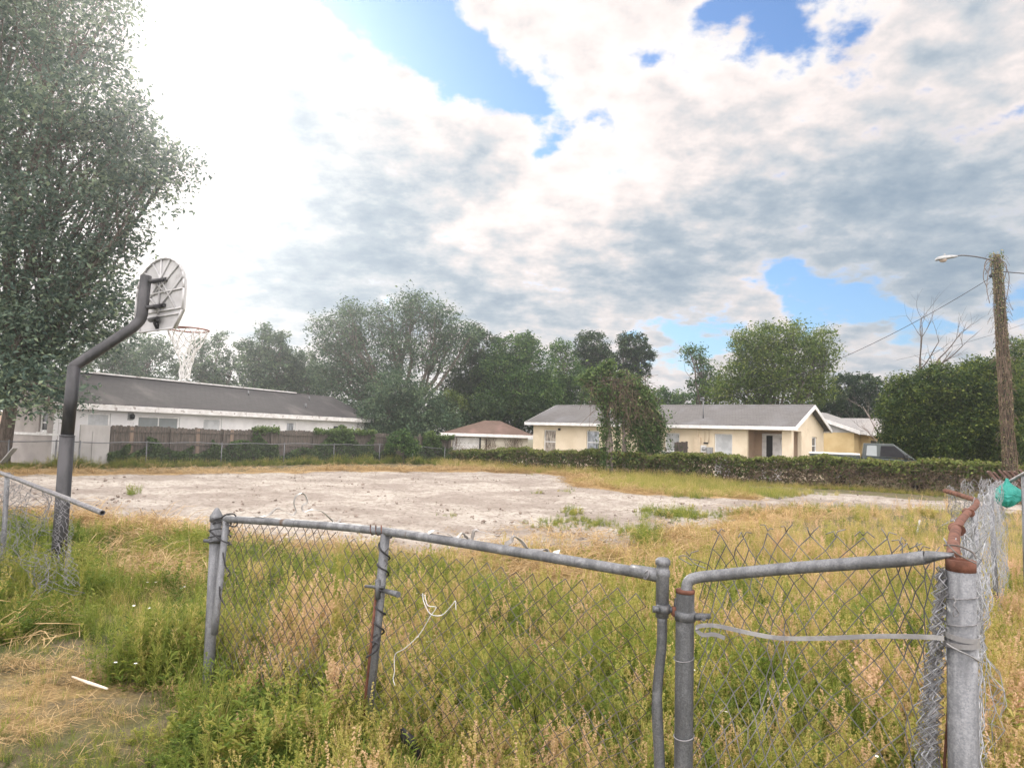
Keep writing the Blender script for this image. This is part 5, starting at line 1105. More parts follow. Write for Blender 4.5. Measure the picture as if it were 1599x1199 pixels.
    CC = bez(L3([(1477, 765, 6.3), (1497, 757, 6.9), (1520, 750, 7.6), (1542, 747, 8.3), (1570, 750, 8.9), (1588, 757, 9.2)]), 8); nC = len(CC)-1
    def cc(u): s = u*nC; i = min(int(s), nC-1); return CC[i].lerp(CC[i+1], s-i)
    def Sf4(u, v):
        p = cc(u); e = at(1500+60*u, 812+10*math.sin(u*9), 6.2+2.6*u); q = p.lerp(e, v**.8); q += Vector((.06*math.sin(u*30+v*4), .05*math.sin(u*21), .02*math.sin(u*60)*(1-v))); return q-o
    m = MB(); chainlink(m, Sf4, 4.2, .8, .085, .0019, 4, .012, None, 16); m.build('curled_mesh', M['galv_wire'], root)
    for u_, w_ in ((.42, 1), (.8, 1)):
        p = tt2(u_); q = MB(); q.tube([Vector((p.x, p.y, p.z+.01))-o, Vector((p.x+.05, p.y, gz(p.x, p.y)-.2))-o], .024, 8); q.build('post', M['galv'], root)
    # the pipe rising to the right and its post
    root = thing('fence_rail', 'straight grey pipe slanting up past the right edge above the collapsed mesh', 'pipe', at(1536, 772, 8.8)); o = root.location
    m = MB(); m.tube([p-o for p in L3([(1536, 772, 8.8), (1580, 750, 8.3), (1660, 705, 7.6)])], .021, 10); m.build('pipe', M['galv_wire'], root)
    q = MB(); a = at(1598, 742, 8.15)-o; q.tube([a, Vector((a.x, a.y, gz((a+o).x, (a+o).y)-o.z-.2))], .024, 10); q.build('post', M['galv'], root)
    # teal bag
    m = MB(); c = at(1573, 772, 8.3); R = random.Random(3); vs = []; nr, ns = 14, 18; prof = [.012, .02, .03, .06, .09, .12, .14, .15, .155, .15, .14, .11, .07, .01]
    for j in range(nr):
        for k in range(ns): w_ = 2*PI*k/ns; r = prof[j]*(1+.16*math.sin(k*2.1+j*.8)+.1*R.uniform(-1, 1)); vs.append(c+Vector((math.cos(w_)*r, math.sin(w_)*r*.8, .19-.026*j+.01*math.sin(k*3))))
    m.add(vs, [(j*ns+k, j*ns+(k+1) % ns, (j+1)*ns+(k+1) % ns, (j+1)*ns+k) for j in range(nr-1) for k in range(ns)]); tag(m.build('plastic_bag', M['teal']), 'teal plastic bag hanging under the slanting pipe at the right edge', 'bag')
    # left remnant: open ended pipe with torn mesh
    root = thing('broken_fence', 'broken chain link remnant hanging from an open ended pipe at the left edge', 'fence', foot(60, 900, 6.0, 0)); o = root.location
    A = at(-60, 716, 8.6); B = at(160, 800.5, 5.35); m = MB(); dirv = (B-A).normalized(); P = [A-o, A.lerp(B, .5)-o+Vector((0, 0, .01)), B-o]; n = 14
    m.tube(P, .021, n, False); e = B-o; a1 = dirv.orthogonal().normalized(); b1 = dirv.cross(a1)
    m.add([e+(a1*math.cos(2*PI*k/n)+b1*math.sin(2*PI*k/n))*.021 for k in range(n)]+[e+(a1*math.cos(2*PI*k/n)+b1*math.sin(2*PI*k/n))*.017 for k in range(n)]+[e-dirv*.25+(a1*math.cos(2*PI*k/n)+b1*math.sin(2*PI*k/n))*.017 for k in range(n)], [(k, (k+1) % n, n+(k+1) % n, n+k) for k in range(n)]+[(n+k, n+(k+1) % n, 2*n+(k+1) % n, 2*n+k) for k in range(n)])
    m.build('pipe', M['galv_wire'], root)
    dk = MB(); e2 = e-dirv*.2; dk.add([e2+(a1*math.cos(2*PI*k/n)+b1*math.sin(2*PI*k/n))*.0168 for k in range(n)], [tuple(range(n))]); dk.build('pipe_bore', M['dark'], root)
    def Sf5(u, v):
        p = A.lerp(B, .12+u*.66); f = .09*math.sin(u*26)+.05*math.sin(u*61+v*3); h = (p.z-gz(p.x, p.y)-.1)*(.93-.1*math.sin(u*8))
        slide = Vector((.34*v*v*u, -.34*v*v*u, 0)); return Vector((p.x+f, p.y+f*.8, p.z-.02-h*v*(1+.0*u)))+slide+Vector((.03*math.sin(v*11+u*40), .03*math.sin(v*14+u*23), 0))-o
    m = MB(); chainlink(m, Sf5, 3.6, 1.15, .088, .0021, 4, .014, lambda u, v: (math.sin(u*14+1)+math.sin(v*7+u*5) > 1.25), 19); m.build('mesh', M['galv_wire'], root)
    for u_ in (.36,):
        p = A.lerp(B, .42); q = MB(); q.tube([p-o+Vector((0, .03, .03)), Vector((p.x+.06, p.y, gz(p.x, p.y)-.2))-o], .024, 10); q.build('post', M['galv'], root)
    m = MB()
    for k in range(7):
        x0 = 88+k*3.5; P = []
        for j in range(26):
            f = j/25; P.append(at(x0+12*f*f+4*math.sin(f*9+k), 782+132*f, 5.75-.3*f)+Vector((.016*(1 if (j+k) % 2 else -1), random.uniform(-.02, .02), 0)))
        m.tube([p-o for p in P], .0021, 4, False)
    m.build('hanging_wires', M['galv_wire'], root)
    return root
near_fence()
# ------------------------------------------------------------------ small things lying about
def clutter():
    def stick(name, lst, r, mat, label, cat, group=None):
        m = MB(); m.tube(bez([Vector(p) for p in lst], 4), r, 7); tag(m.build(name, M[mat]), label, cat, group)
    def gp(px, py, z=.02): p = onz(px, py, .3); zz = gz(p.x, p.y); p = onz(px, py, zz+z); return p
    stick('broken_stick', [gp(113, 1056, .10), gp(140, 1066, .11), gp(168, 1075, .09)], [.005, .006, .007, .008, .009, .009, .008, .007, .006], 'stick', 'broken bleached stick on bare ground at the lower left', 'stick')
    stick('fence_pipe', [gp(1467, 823, .05), gp(1494, 808, .25)], .020, 'galv_wire', 'short grey pipe poking up from dry grass left of the rusty rail', 'pipe')
    p = onz(1432, 832, .05); stick('wooden_stake', [p, p+Vector((.12, .1, .26))], .022, 'sheet_grey', 'short grey stake tilting out of the dry grass', 'stake')
    m = MB(); rs = random.Random(3); c = onz(1447, 826, .1)
    for i in range(60):
        d = Vector((rs.gauss(0, .22), rs.gauss(0, .12), abs(rs.gauss(0, .08)))); P = [c+d]
        for k in range(6): P.append(P[-1]+Vector((rs.uniform(-.08, .08), rs.uniform(-.05, .05), rs.uniform(-.05, .05))))
        m.tube(P, .0025, 3, False)
    tag(m.build('wire_tangle', M['galv_dark']), 'dark wire tangle lying in the dry grass beside the pale stake', 'wire')
    # boards stacked against the pole
    rs = random.Random(14); labs = ['reddish board leaning at the far left of the lumber pile', 'second board from the left in the leaning lumber pile', 'pale edged board leaning third from the left in the lumber pile', 'dark board in the middle of the leaning lumber pile', 'wide pale board leaning in the middle of the lumber pile', 'reddish board right of the wide pale board', 'third board from the right in the lumber pile', 'board leaning second from the right in the lumber pile', 'rightmost board of the leaning lumber pile']
    for i in range(9):
        D = 23.3+.05*i; c = at(1556+i*8, 765+rs.uniform(-3, 3), D); w = .10 if i % 4 else .2
        up = at(1543+i*8.2, 735+rs.uniform(-3, 2), D+.1); dn = at(1588+i*9, 787, D-.1); d = (dn-up); L = d.length; q = d.to_track_quat('Y', 'Z').to_matrix().to_4x4()
        m = MB(); m.box((-w/2, -L/2, -.03), (w/2, L/2, .03), Matrix.Translation((up+dn)/2) @ q); o = m.build('board', M['wood_red'], None, .004); tag(o, labs[i], 'board', 'boards in the leaning pile')
    # little litter
    for px, py, s, lab in ((194, 727.5, .22, 'pale flattened plastic sheet before the creeper at the wooden fence'), (170, 729, .12, 'small white scrap at the foot of the grey panel'), (345, 1085, .03, 'white paper scrap beside the left gate post in the weeds'), (294, 884, .03, 'white scrap on straw left of the gate post'), (1545, 880, .03, 'white scrap in the grass right of the corner post')):
        p = gp(px, py, .03); m = MB(); vs = []; R = random.Random(int(px)); n = 7
        for j in range(n):
            for k in range(n): vs.append(p+Vector(((k/(n-1)-.5)*2*s*(1+.2*R.uniform(-1, 1)), (j/(n-1)-.5)*1.2*s, R.uniform(0, .25)*s)))
        nv = len(vs); fs = [(j*n+k, j*n+k+1, (j+1)*n+k+1, (j+1)*n+k) for j in range(n-1) for k in range(n-1)]
        m.add(vs, fs); tag(m.build('litter', M['litter']), lab, 'litter', 'scraps of litter')
    # air conditioner and loose fence piece before the cream house
    fr = FR1; x, z = fr.hit_y(1044, 712, -.6); w = Matrix.Translation(fr.o) @ Matrix.Rotation(fr.ang, 4, 'Z')
    root = thing('air_conditioner', 'white outdoor air conditioner behind the vines beside the loose grey fence piece', 'air conditioner', fr.o+fr.x*x-fr.y*.6, fr.ang)
    b = MB(); b.box((-.42, 0, -.02), (.42, .7, 1.28)); b.build('case', M['white_paint'], root, .02); q = MB(); q.lathe([(.30, 0), (.30, .02), (.05, .03)], 18, (0, -.004, .92), Matrix.Rotation(PI/2, 3, 'X')); q.build('grille', M['dark'], root)
    x0, z1 = fr.hit_y(1053, 690, -1.2); x1, _ = fr.hit_y(1074, 688, -1.2); root = thing('fence_piece', 'short loose piece of grey weathered board fence beside the cream house', 'fence', fr.o+fr.x*x0-fr.y*1.2, fr.ang)
    n = 6; b = MB(); wd = (x1-x0)/n
    for k in range(n): b.box((k*wd, 0, -.05), (k*wd+wd*.94, .02, z1-.02+.02*(k % 2)+.01*k))
    b.build('boards', M['wood'], root); q = MB(); q.box((0, .023, .5), (x1-x0, .06, .58)); q.box((0, .023, z1-.3), (x1-x0, .06, z1-.22)); q.build('rail', M['wood'], root)
    # leaning grey plank at the far left
    a = onz(5, 716, .3); p0 = at(4, 722, 25.5); p1 = at(24, 699, 25.2); d = p1-p0; m = MB(); m.box((-.09, -d.length/2, -.02), (.09, d.length/2, .02), Matrix.Translation((p0+p1)/2) @ d.to_track_quat('Y', 'Z').to_matrix().to_4x4()); tag(m.build('plank', M['sheet_grey']), 'grey plank leaning on the low fence at the left edge', 'plank')
clutter()
# ------------------------------------------------------------------ weeds, grass, straw
TC = {}
def tmpl(coll, name, V, Fq, T, mat):
    if coll not in TC: TC[coll] = bpy.data.collections.new(coll)
    V = np.asarray(V, np.float32)
    me = bpy.data.meshes.new(name); me.from_pydata(V.tolist(), [], [tuple(q) for q in Fq]); a = me.attributes.new('tint', 'FLOAT', 'FACE'); a.data.foreach_set('value', np.asarray(T, np.float32)); me.materials.append(M[mat])
    o = bpy.data.objects.new(name, me); TC[coll].objects.link(o)
class TP:
    def __init__(s, seed): s.V = []; s.F = []; s.T = []; s.r = random.Random(seed)
    def strip(s, P, W, side, t0, t1):
        b = len(s.V); n = len(P); side = Vector(side).normalized()
        for p, w in zip(P, W): s.V += [tuple(p-side*w/2), tuple(p+side*w/2)]
        for i in range(n-1): s.F.append((b+2*i, b+2*i+1, b+2*i+3, b+2*i+2)); s.T.append(t0+(t1-t0)*i/max(1, n-2))
    def blade(s, o, az, L, w, bend, t0, t1, lean=.25):
        d = Vector((math.cos(az), math.sin(az), 0)); side = Vector((-d.y, d.x, 0)); P = []
        for k in range(4): f = k/3; P.append(Vector(o)+d*(lean*L*f+bend*L*f*f)+Vector((0, 0, L*(f-.45*bend*f*f))))
        s.strip(P, (w, w*.85, w*.55, w*.08), side, t0, t1)
    def leaf(s, o, d, L, w, t):
        d = Vector(d).normalized(); sd = d.cross(Vector((0, 0, 1))); sd = sd.normalized() if sd.length > .1 else Vector((1, 0, 0)); o = Vector(o); m = o+d*L*.5+Vector((0, 0, L*.06)); e = o+d*L-Vector((0, 0, L*.12))
        b = len(s.V); s.V += [tuple(o), tuple(m+sd*w/2), tuple(e), tuple(m-sd*w/2)]; s.F.append((b, b+1, b+2, b+3)); s.T.append(t)
    def seed(s, p, sz, t):
        r = s.r; a = Vector((r.gauss(0, 1), r.gauss(0, 1), r.gauss(0, 1))).normalized(); c = a.orthogonal().normalized(); b = len(s.V); p = Vector(p)
        s.V += [tuple(p-a*sz), tuple(p+c*sz*.7), tuple(p+a*sz), tuple(p-c*sz*.7)]; s.F.append((b, b+1, b+2, b+3)); s.T.append(t)
    def stem(s, o, d, L, w, t, n=4, wob=.12):
        P = [Vector(o)]; d = Vector(d).normalized(); r = s.r
        for k in range(n): d = (d+Vector((r.uniform(-1, 1), r.uniform(-1, 1), .25))*wob).normalized(); P.append(P[-1]+d*L/n)
        for sd in (Vector((1, 0, 0)), Vector((0, 1, 0))): s.strip(P, [w*(1-.5*k/n) for k in range(n+1)], sd, t, t)
        return P
    def spike(s, o, d, L, t, n):
        r = s.r; P = s.stem(o, d, L, .0016, t-.1, 4, .10)
        for k in range(n):
            f = r.random(); i = min(3, int(f*4)); p = P[i].lerp(P[i+1], f*4-i); R = .0075*(1-.45*f); w = r.uniform(0, 2*PI); s.seed(p+Vector((math.cos(w)*R, math.sin(w)*R, r.uniform(-.003, .003))), r.uniform(.004, .0068), t+r.uniform(-.12, .10))
def make_templates():
    C = 'weed_templates'
    def lep(name, seed, t):
        s = TP(seed); r = s.r
        for q in range(r.randint(2, 3)):
            o = Vector((r.gauss(0, .025), r.gauss(0, .025), 0)); H = r.uniform(.26, .40); P = s.stem(o, (r.gauss(0, .15), r.gauss(0, .15), 1), H, .003, t*.6, 5, .10)
            for k in range(r.randint(5, 8)):
                i = r.randint(2, 5); w = r.uniform(0, 2*PI); s.spike(P[i], (math.cos(w)*.55, math.sin(w)*.55, 1), r.uniform(.07, .15), t, 34)
            s.spike(P[-1], (0, 0, 1), r.uniform(.08, .14), t, 38)
            for k in range(14): i = r.randint(0, 3); w = r.uniform(0, 2*PI); s.leaf(P[i].lerp(P[i+1], r.random()), (math.cos(w), math.sin(w), .5), r.uniform(.02, .04), .006, t*.5+r.uniform(-.1, .1))
        tmpl(C, name, s.V, s.F, s.T, 'weed')
    def leafy(name, seed, t, H0=.24, lw=.015):
        s = TP(seed); r = s.r
        for q in range(r.randint(4, 6)):
            P = s.stem((r.gauss(0, .04), r.gauss(0, .04), 0), (r.gauss(0, .35), r.gauss(0, .35), 1), r.uniform(.6, 1.2)*H0, .003, t, 5)
            for k in range(26):
                f = r.uniform(.1, 1)*5; i = min(4, int(f)); w = k*2.4; s.leaf(P[i].lerp(P[i+1], f-i), (math.cos(w), math.sin(w), .55), r.uniform(.035, .07), lw*r.uniform(.8, 1.3), t+r.uniform(-.12, .14)+.10*(f/5))
        tmpl(C, name, s.V, s.F, s.T, 'weed')
    def tuft(name, seed, t, n=46, H=.28, w=.004, bend=.5, lean=.3, spread=.05):
        s = TP(seed); r = s.r
        for k in range(n): s.blade((r.gauss(0, spread), r.gauss(0, spread), -.01), r.uniform(0, 2*PI), H*r.uniform(.45, 1.15), w*r.uniform(.7, 1.3), bend*r.random(), t+r.uniform(-.12, .10), t+r.uniform(-.05, .2), lean*r.random())
        tmpl(C, name, s.V, s.F, s.T, 'weed')
    def feather(name, seed, t):
        s = TP(seed); r = s.r
        for q in range(4):
            P = s.stem((r.gauss(0, .03), r.gauss(0, .03), 0), (r.gauss(0, .22), r.gauss(0, .22), 1), r.uniform(.30, .46), .003, t, 6, .08)
            for k in range(75):
                f = r.uniform(.8, 6); i = min(5, int(f)); w = r.uniform(0, 2*PI); s.leaf(P[i].lerp(P[i+1], min(1, f-i)), (math.cos(w), math.sin(w), .9), r.uniform(.022, .05), .0032, t+r.uniform(-.1, .14)+.1*(f/6))
        tmpl(C, name, s.V, s.F, s.T, 'weed')
    lep('a_seed_weed', 1, .90); lep('b_seed_weed', 2, .80); lep('c_seed_weed', 3, .52); leafy('d_leafy_weed', 4, .16); leafy('e_leafy_weed', 5, .26, .30, .012); leafy('f_leafy_weed', 6, .36, .2, .020)
    tuft('g_grass_tuft', 7, .22); tuft('h_grass_tuft', 8, .34, 50, .34); tuft('i_dry_tuft', 9, .62, 50, .30, .003, .7, .4); feather('j_feather_weed', 10, .34); feather('k_feather_weed', 11, .48); tuft('l_short_grass', 12, .20, 44, .10, .004, .8, .8, .07)
    s = TP(20)      # flowering weed
    for q in range(4):
        P = s.stem((s.r.gauss(0, .03), s.r.gauss(0, .03), 0), (s.r.gauss(0, .3), s.r.gauss(0, .3), 1), s.r.uniform(.2, .34), .0028, .2, 4)
        for k in range(14): w = s.r.uniform(0, 2*PI); i = s.r.randint(0, 3); s.leaf(P[i], (math.cos(w), math.sin(w), .4), .05, .016, .2+s.r.uniform(-.1, .1))
    tmpl(C, 'm_leafy_weed', s.V, s.F, s.T, 'weed')
    s = TP(21)
    for q in range(2):
        c = Vector((s.r.gauss(0, .05), s.r.gauss(0, .05), s.r.uniform(.24, .33)))
        for k in range(6): w = k*PI/3; s.leaf(c, (math.cos(w), math.sin(w), .15), .011, .008, 0)
    tmpl('flower_templates', 'a_flower', s.V, s.F, s.T, 'petal')
    for k in range(3):
        s = TP(30+k)
        for q in range(34):
            w = s.r.uniform(0, 2*PI); d = Vector((math.cos(w), math.sin(w), 0)); o = Vector((s.r.gauss(0, .09), s.r.gauss(0, .09), s.r.uniform(.0, .04))); L = s.r.uniform(.08, .22); s.strip([o, o+d*L*.5+Vector((0, 0, s.r.uniform(0, .035))), o+d*L+Vector((0, 0, s.r.uniform(-.01, .03)))], (.004, .004, .0015), (-d.y, d.x, .3), s.r.random(), s.r.random())
        tmpl('straw_templates', 'abc'[k]+'_straw', s.V, s.F, s.T, 'straw')
    for k in range(3):
        r = np.random.default_rng(40+k); n = 7; V = []
        for j in range(5):
            for i in range(n): w = 2*PI*i/n; R = math.sin(PI*(j+.4)/4.8)*(1+.35*r.normal()); V.append((math.cos(w)*R, math.sin(w)*R*.8, -math.cos(PI*(j+.4)/4.8)*.5+.3))
        Fq = [(j*n+i, j*n+(i+1) % n, (j+1)*n+(i+1) % n, (j+1)*n+i) for j in range(4) for i in range(n)]+[tuple(4*n+i for i in range(n))]
        tmpl('clod_templates', 'abc'[k]+'_clod', V, Fq, [0]*len(Fq), 'clod')
make_templates()
def scatter(name, coll, P, idx, scl, dry, label, cat, tilt=.12):
    P = np.asarray(P, np.float32); n = len(P)
    me = bpy.data.meshes.new(name); me.vertices.add(n); me.vertices.foreach_set('co', P.ravel())
    rot = np.stack([rng.normal(size=n)*tilt, rng.normal(size=n)*tilt, rng.random(n)*2*PI], 1).astype(np.float32)
    for nm, ty, A in (('idx', 'INT', np.asarray(idx, np.int32)), ('rot', 'FLOAT_VECTOR', rot), ('scl', 'FLOAT', np.asarray(scl, np.float32)), ('dry', 'FLOAT', np.asarray(dry, np.float32))):
        a = me.attributes.new(nm, ty, 'POINT'); a.data.foreach_set('vector' if ty == 'FLOAT_VECTOR' else 'value', A.ravel())
    o = bpy.data.objects.new(name, me); COL.objects.link(o)
    ng = bpy.data.node_groups.new(name, 'GeometryNodeTree'); ng.interface.new_socket('Geometry', in_out='INPUT', socket_type='NodeSocketGeometry'); ng.interface.new_socket('Geometry', in_out='OUTPUT', socket_type='NodeSocketGeometry')
    nd = ng.nodes; lk = ng.links; gi = nd.new('NodeGroupInput'); go = nd.new('NodeGroupOutput'); ip = nd.new('GeometryNodeInstanceOnPoints'); ci = nd.new('GeometryNodeCollectionInfo')
    ci.inputs['Collection'].default_value = TC[coll]; ci.inputs['Separate Children'].default_value = True; ci.inputs['Reset Children'].default_value = True
    def na(nm, ty): q = nd.new('GeometryNodeInputNamedAttribute'); q.data_type = ty; q.inputs[0].default_value = nm; return q.outputs[0]
    lk.new(gi.outputs[0], ip.inputs['Points']); lk.new(ci.outputs[0], ip.inputs['Instance']); ip.inputs['Pick Instance'].default_value = True
    lk.new(na('idx', 'INT'), ip.inputs['Instance Index']); lk.new(na('rot', 'FLOAT_VECTOR'), ip.inputs['Rotation']); lk.new(na('scl', 'FLOAT'), ip.inputs['Scale']); lk.new(ip.outputs[0], go.inputs[0])
    md = o.modifiers.new('scatter', 'NODES'); md.node_group = ng
    return tag(o, label, cat, None, 'stuff')
def pxy(P):
    d = P-np.array(CAM); k = d@np.array(_f); return 799.5+F*(d@np.array(_r))/k, 599.5-F*(d@np.array(_u))/k
def region(n, y0, y1, pad=2.0):
    y = y0+(y1-y0)*rng.random(n)**.85; w = y*.77+pad; x = rng.uniform(-1, 1, n)*w; return np.stack([x, y, g(x, y)], 1)
def pick(w):
    w = np.asarray(w, float); c = np.cumsum(w/w.sum(1, keepdims=True), 1); return (rng.random((len(w), 1)) > c).sum(1).clip(0, w.shape[1]-1)
def blob2(px, py, cx, cy, rx, ry): return np.exp(-((px-cx)/rx)**2-((py-cy)/ry)**2)
def vegetation():
    P = np.concatenate([region(6200, 1.0, 3.2), region(7200, 3.2, 6), region(9000, 6, 11.5), region(3300, 11.5, 20)])
    sa, sw = ground_attrs(P[:, 0], P[:, 1]); px, py = pxy(P); n = len(P)
    patch = nz2(P[:, 0]*1.3, P[:, 1]*1.3); patch2 = nz2(P[:, 0]*.8+5, P[:, 1]*.8)
    bare = np.maximum(blob2(px, py, 95, 1075, 210, 85), np.maximum(.45*blob2(px, py, 30, 1160, 110, 50), blob2(px, py, 250, 975, 200, 28)))
    strawy = sw*sm(7, 8.5, P[:, 1]); strawy = np.maximum(strawy, .9*np.maximum(blob2(px, py, 250, 900, 90, 28), blob2(px, py, 880, 905, 110, 40)))
    keep = (sa < .35) & (rng.random(n) > .86*strawy) & (rng.random(n) > np.clip(1.05*bare, 0, .84))
    golden = np.maximum(sm(1050, 1200, px)*sm(1000, 900, py), sm(1500, 1560, px)*sm(900, 980, py)*.8)
    green_l = np.maximum(blob2(px, py, 120, 900, 230, 75), blob2(px, py, 430, 900, 130, 60))
    low = np.maximum(bare, 0)
    W = np.zeros((n, 13)); tan = sm(900, 980, py)*sm(250, 420, px)
    W[:, 0] = .7*tan*(1+.8*patch)+.3*golden; W[:, 1] = .9*tan*(1+.8*patch)+.5*golden; W[:, 2] = .8*tan+.2
    W[:, 3] = .9+.8*green_l-.5*golden; W[:, 4] = .9+1.0*green_l; W[:, 5] = .6+.5*patch2; W[:, 6] = 1.0+.8*green_l; W[:, 7] = 1.0; W[:, 8] = .45+1.6*golden+1.0*strawy
    W[:, 9] = .5+.9*blob2(px, py, 260, 990, 150, 70)+1.2*blob2(px, py, 480, 900, 120, 60); W[:, 10] = .35+1.0*golden+.9*blob2(px, py, 300, 980, 120, 60); W[:, 11] = .5+9*low; W[:, 12] = .5
    W = W.clip(.02, None); W *= np.where(low[:, None] > .45, np.array([.05]*11+[1, .05]), 1)
    cell = (np.floor(P[:, 0]/.32+.8*np.sin(P[:, 1]*3.1))*131+np.floor(P[:, 1]/.36+.8*np.sin(P[:, 0]*2.7))*977).astype(int); hsh = np.abs(np.sin(cell*12.9898)*43758.5453) % 1; fav = (hsh*12).astype(int).clip(0, 11)
    W[np.arange(n), fav] *= 6; celld = (np.abs(np.sin(cell*78.233)*12543.123) % 1)-.5
    idx = pick(W); dry = -.05+.07*rng.normal(size=n)+.22*celld+.25*golden+.17*patch-.10*green_l+.18*strawy; scl = rng.uniform(.65, 1.2, n)*(.95+.25*patch2+.35*celld)*(1-.35*strawy)*(1-.25*low)
    scl *= .68+.32*sm(2.6, 3.9, P[:, 1])*np.where(blob2(px, py, 200, 940, 200, 40) > .5, .75, 1)
    scl *= 1-.58*sm(360, 200, px)*sm(1040, 1100, py)
    P[:, 2] -= .01
    scatter('weeds', 'weed_templates', P[keep], idx[keep], scl[keep], dry[keep], 'mixed green and tan weeds covering the foreground', 'weeds')
    # flowers
    Q = np.concatenate([region(26, 1.3, 4.5), region(22, 4, 7)]); px, py = pxy(Q); sa2, _ = ground_attrs(Q[:, 0], Q[:, 1]); k = sa2 < .2; scatter('wildflowers', 'flower_templates', Q[k], np.zeros(k.sum()), rng.uniform(.7, 1.1, k.sum()), np.zeros(k.sum()), 'tiny white wildflowers dotted among the weeds', 'flowers')
    # straw litter
    Q = np.concatenate([region(16000, 4, 14), region(20000, 14, 44)]); sa, sw = ground_attrs(Q[:, 0], Q[:, 1]); k = (rng.random(len(Q)) < sw*.9) & (sa < .5); px, py = pxy(Q); b = (rng.random(len(Q)) < .7*np.maximum(blob2(px, py, 250, 900, 90, 28), blob2(px, py, 880, 905, 110, 40))); 
    R = region(1500, 1.5, 4.5); pr, pq = pxy(R); kr = rng.random(len(R)) < np.maximum(blob2(pr, pq, 110, 1070, 190, 75), blob2(pr, pq, 30, 1160, 110, 50)); Q2 = np.concatenate([Q[k | b], R[kr]]); n = len(Q2); Q2[:, 2] += .03
    scatter('dry_straw', 'straw_templates', Q2, rng.integers(0, 3, n), rng.uniform(.8, 1.8, n)*(1+.03*Q2[:, 1])*np.where(Q2[:, 1] < 5, .42, 1), np.zeros(n), 'dry tan straw lying round the edges of the sandy lot', 'straw', .2)
    # clods and crumbs on the sand
    Q = np.concatenate([region(14000, 7, 18), region(16000, 18, 36)]); sa, sw = ground_attrs(Q[:, 0], Q[:, 1]); k = (sa > .5) & (rng.random(len(Q)) < sm(-.25, .9, nz2(Q[:, 0]*.9, Q[:, 1]*1.6)+.4*rng.normal(size=len(Q)))); Q = Q[k]; n = len(Q)
    scatter('dirt_clods', 'clod_templates', Q, rng.integers(0, 3, n), (rng.gamma(1.6, .009, n)).clip(.006, .07), np.zeros(n), 'small dark clods and crumbs scattered over the pale sand', 'dirt clods', .4)
    # far grass: yellow green patch, hedge foot, fence foot, sprouts on the sand
    out_ = []; di = []; sc = []; ix = []
    for cx, cy, rx, ry, cnt, s0, kinds in ((-4.75, 6.75, .75, .35, 210, 1.15, [4, 9, 7, 6]), (-2.05, 4.35, .32, .20, 130, .95, [9, 10, 9, 4]), (-5.6, 6.4, .7, .5, 160, 1.0, [4, 9, 3, 6]), (-2.1, 5.0, .4, .3, 60, .9, [9, 10, 7])):
        Q = np.stack([cx+rx*rng.normal(size=cnt)*.7, cy+ry*rng.normal(size=cnt)*.7, np.zeros(cnt)], 1); out_.append(Q); di.append(-.04+.10*rng.normal(size=cnt)); sc.append(s0*rng.uniform(.7, 1.2, cnt)); ix.append(rng.choice(kinds, cnt))
    Q = region(6800, 2.2, 7.5); px, py = pxy(Q); k = (px < 360) & (px > -400) & (py > 850) & (py < 1200) & (rng.random(len(Q)) < .95-.35*blob2(px, py, 100, 1060, 200, 60)); Q = Q[k]; out_.append(Q); di.append(.02+.12*nz2(Q[:, 0]*2, Q[:, 1]*2)+.08*rng.normal(size=len(Q))); sc.append(rng.uniform(.45, 1.0, len(Q))*np.where(py[k] > 990, .55, 1)); ix.append(rng.choice([11, 11, 11, 6, 8], len(Q)))
    poly = [onz(a, b, .02).xy[:] for a, b in ((890, 757), (960, 745), (1090, 752), (1200, 766), (1290, 772), (1180, 778), (1090, 777), (990, 770))]
    Q = np.stack([rng.uniform(1, 14, 9000), rng.uniform(19, 34, 9000), np.zeros(9000)], 1); k = poly_dist(Q[:, 0], Q[:, 1], poly)+.5*nz2(Q[:, 0], Q[:, 1]) < 0; Q = Q[k]; out_.append(Q); di.append(.02+.14*nz2(Q[:, 0], Q[:, 1])+.05*rng.normal(size=len(Q))); sc.append(rng.uniform(.4, 1.15, len(Q))); ix.append(rng.choice([7, 8, 8, 10, 7], len(Q)))
    s = rng.random(5200)*HL[-1]; X, Y = hp(s); rt = sm(HL[2]+3, HL[2]+8, s); off = .35+rng.random(5200)**1.6*(2.2-1.5*rt); Q = np.stack([X-off*.43, Y-off*.9, 0*X], 1); out_.append(Q); di.append(.10+.12*rng.normal(size=5200)); sc.append(rng.uniform(.4, 1.2, 5200)*(1-.45*rt)); ix.append(rng.choice([6, 7, 8, 9, 10], 5200))
    m = 2600; u = rng.random(m)*CLEN; off = rng.random(m)**1.5*1.0-.2; Q = np.stack([CLA.x+CLD.x*u-CLN.x*off, CLA.y+CLD.y*u-CLN.y*off, 0*u], 1); bump = .75+.6*np.sin(u*1.1+1)**2*sm(4, 0, np.abs(u-4))+.5*np.sin(u*1.7)**2*sm(10, 16, u); out_.append(Q); di.append(-.03+.10*rng.normal(size=m)); sc.append(bump*rng.uniform(.5, 1.3, m)); ix.append(rng.choice([3, 4, 6, 7, 9, 10], m))
    for cx, cy, rx, ry, cnt, s0 in ((1060, 805, 34, 8, 120, .8), (1010, 845, 22, 18, 90, 1.0), (880, 815, 50, 7, 110, .5), (935, 818, 24, 5, 70, .5), (205, 770, 8, 3, 14, .9), (1015, 800, 16, 6, 40, .6), (830, 738, 10, 3, 14, .6), (895, 798, 14, 5, 26, .7), (1130, 805, 40, 6, 90, .5), (1180, 800, 40, 8, 90, .6), (300, 855, 34, 10, 160, 1.0), (980, 830, 20, 6, 40, .5), (700, 805, 14, 2, 10, .4), (840, 770, 10, 2, 12, .4), (885, 766, 10, 2, 16, .5), (1290, 800, 80, 8, 200, .7)):
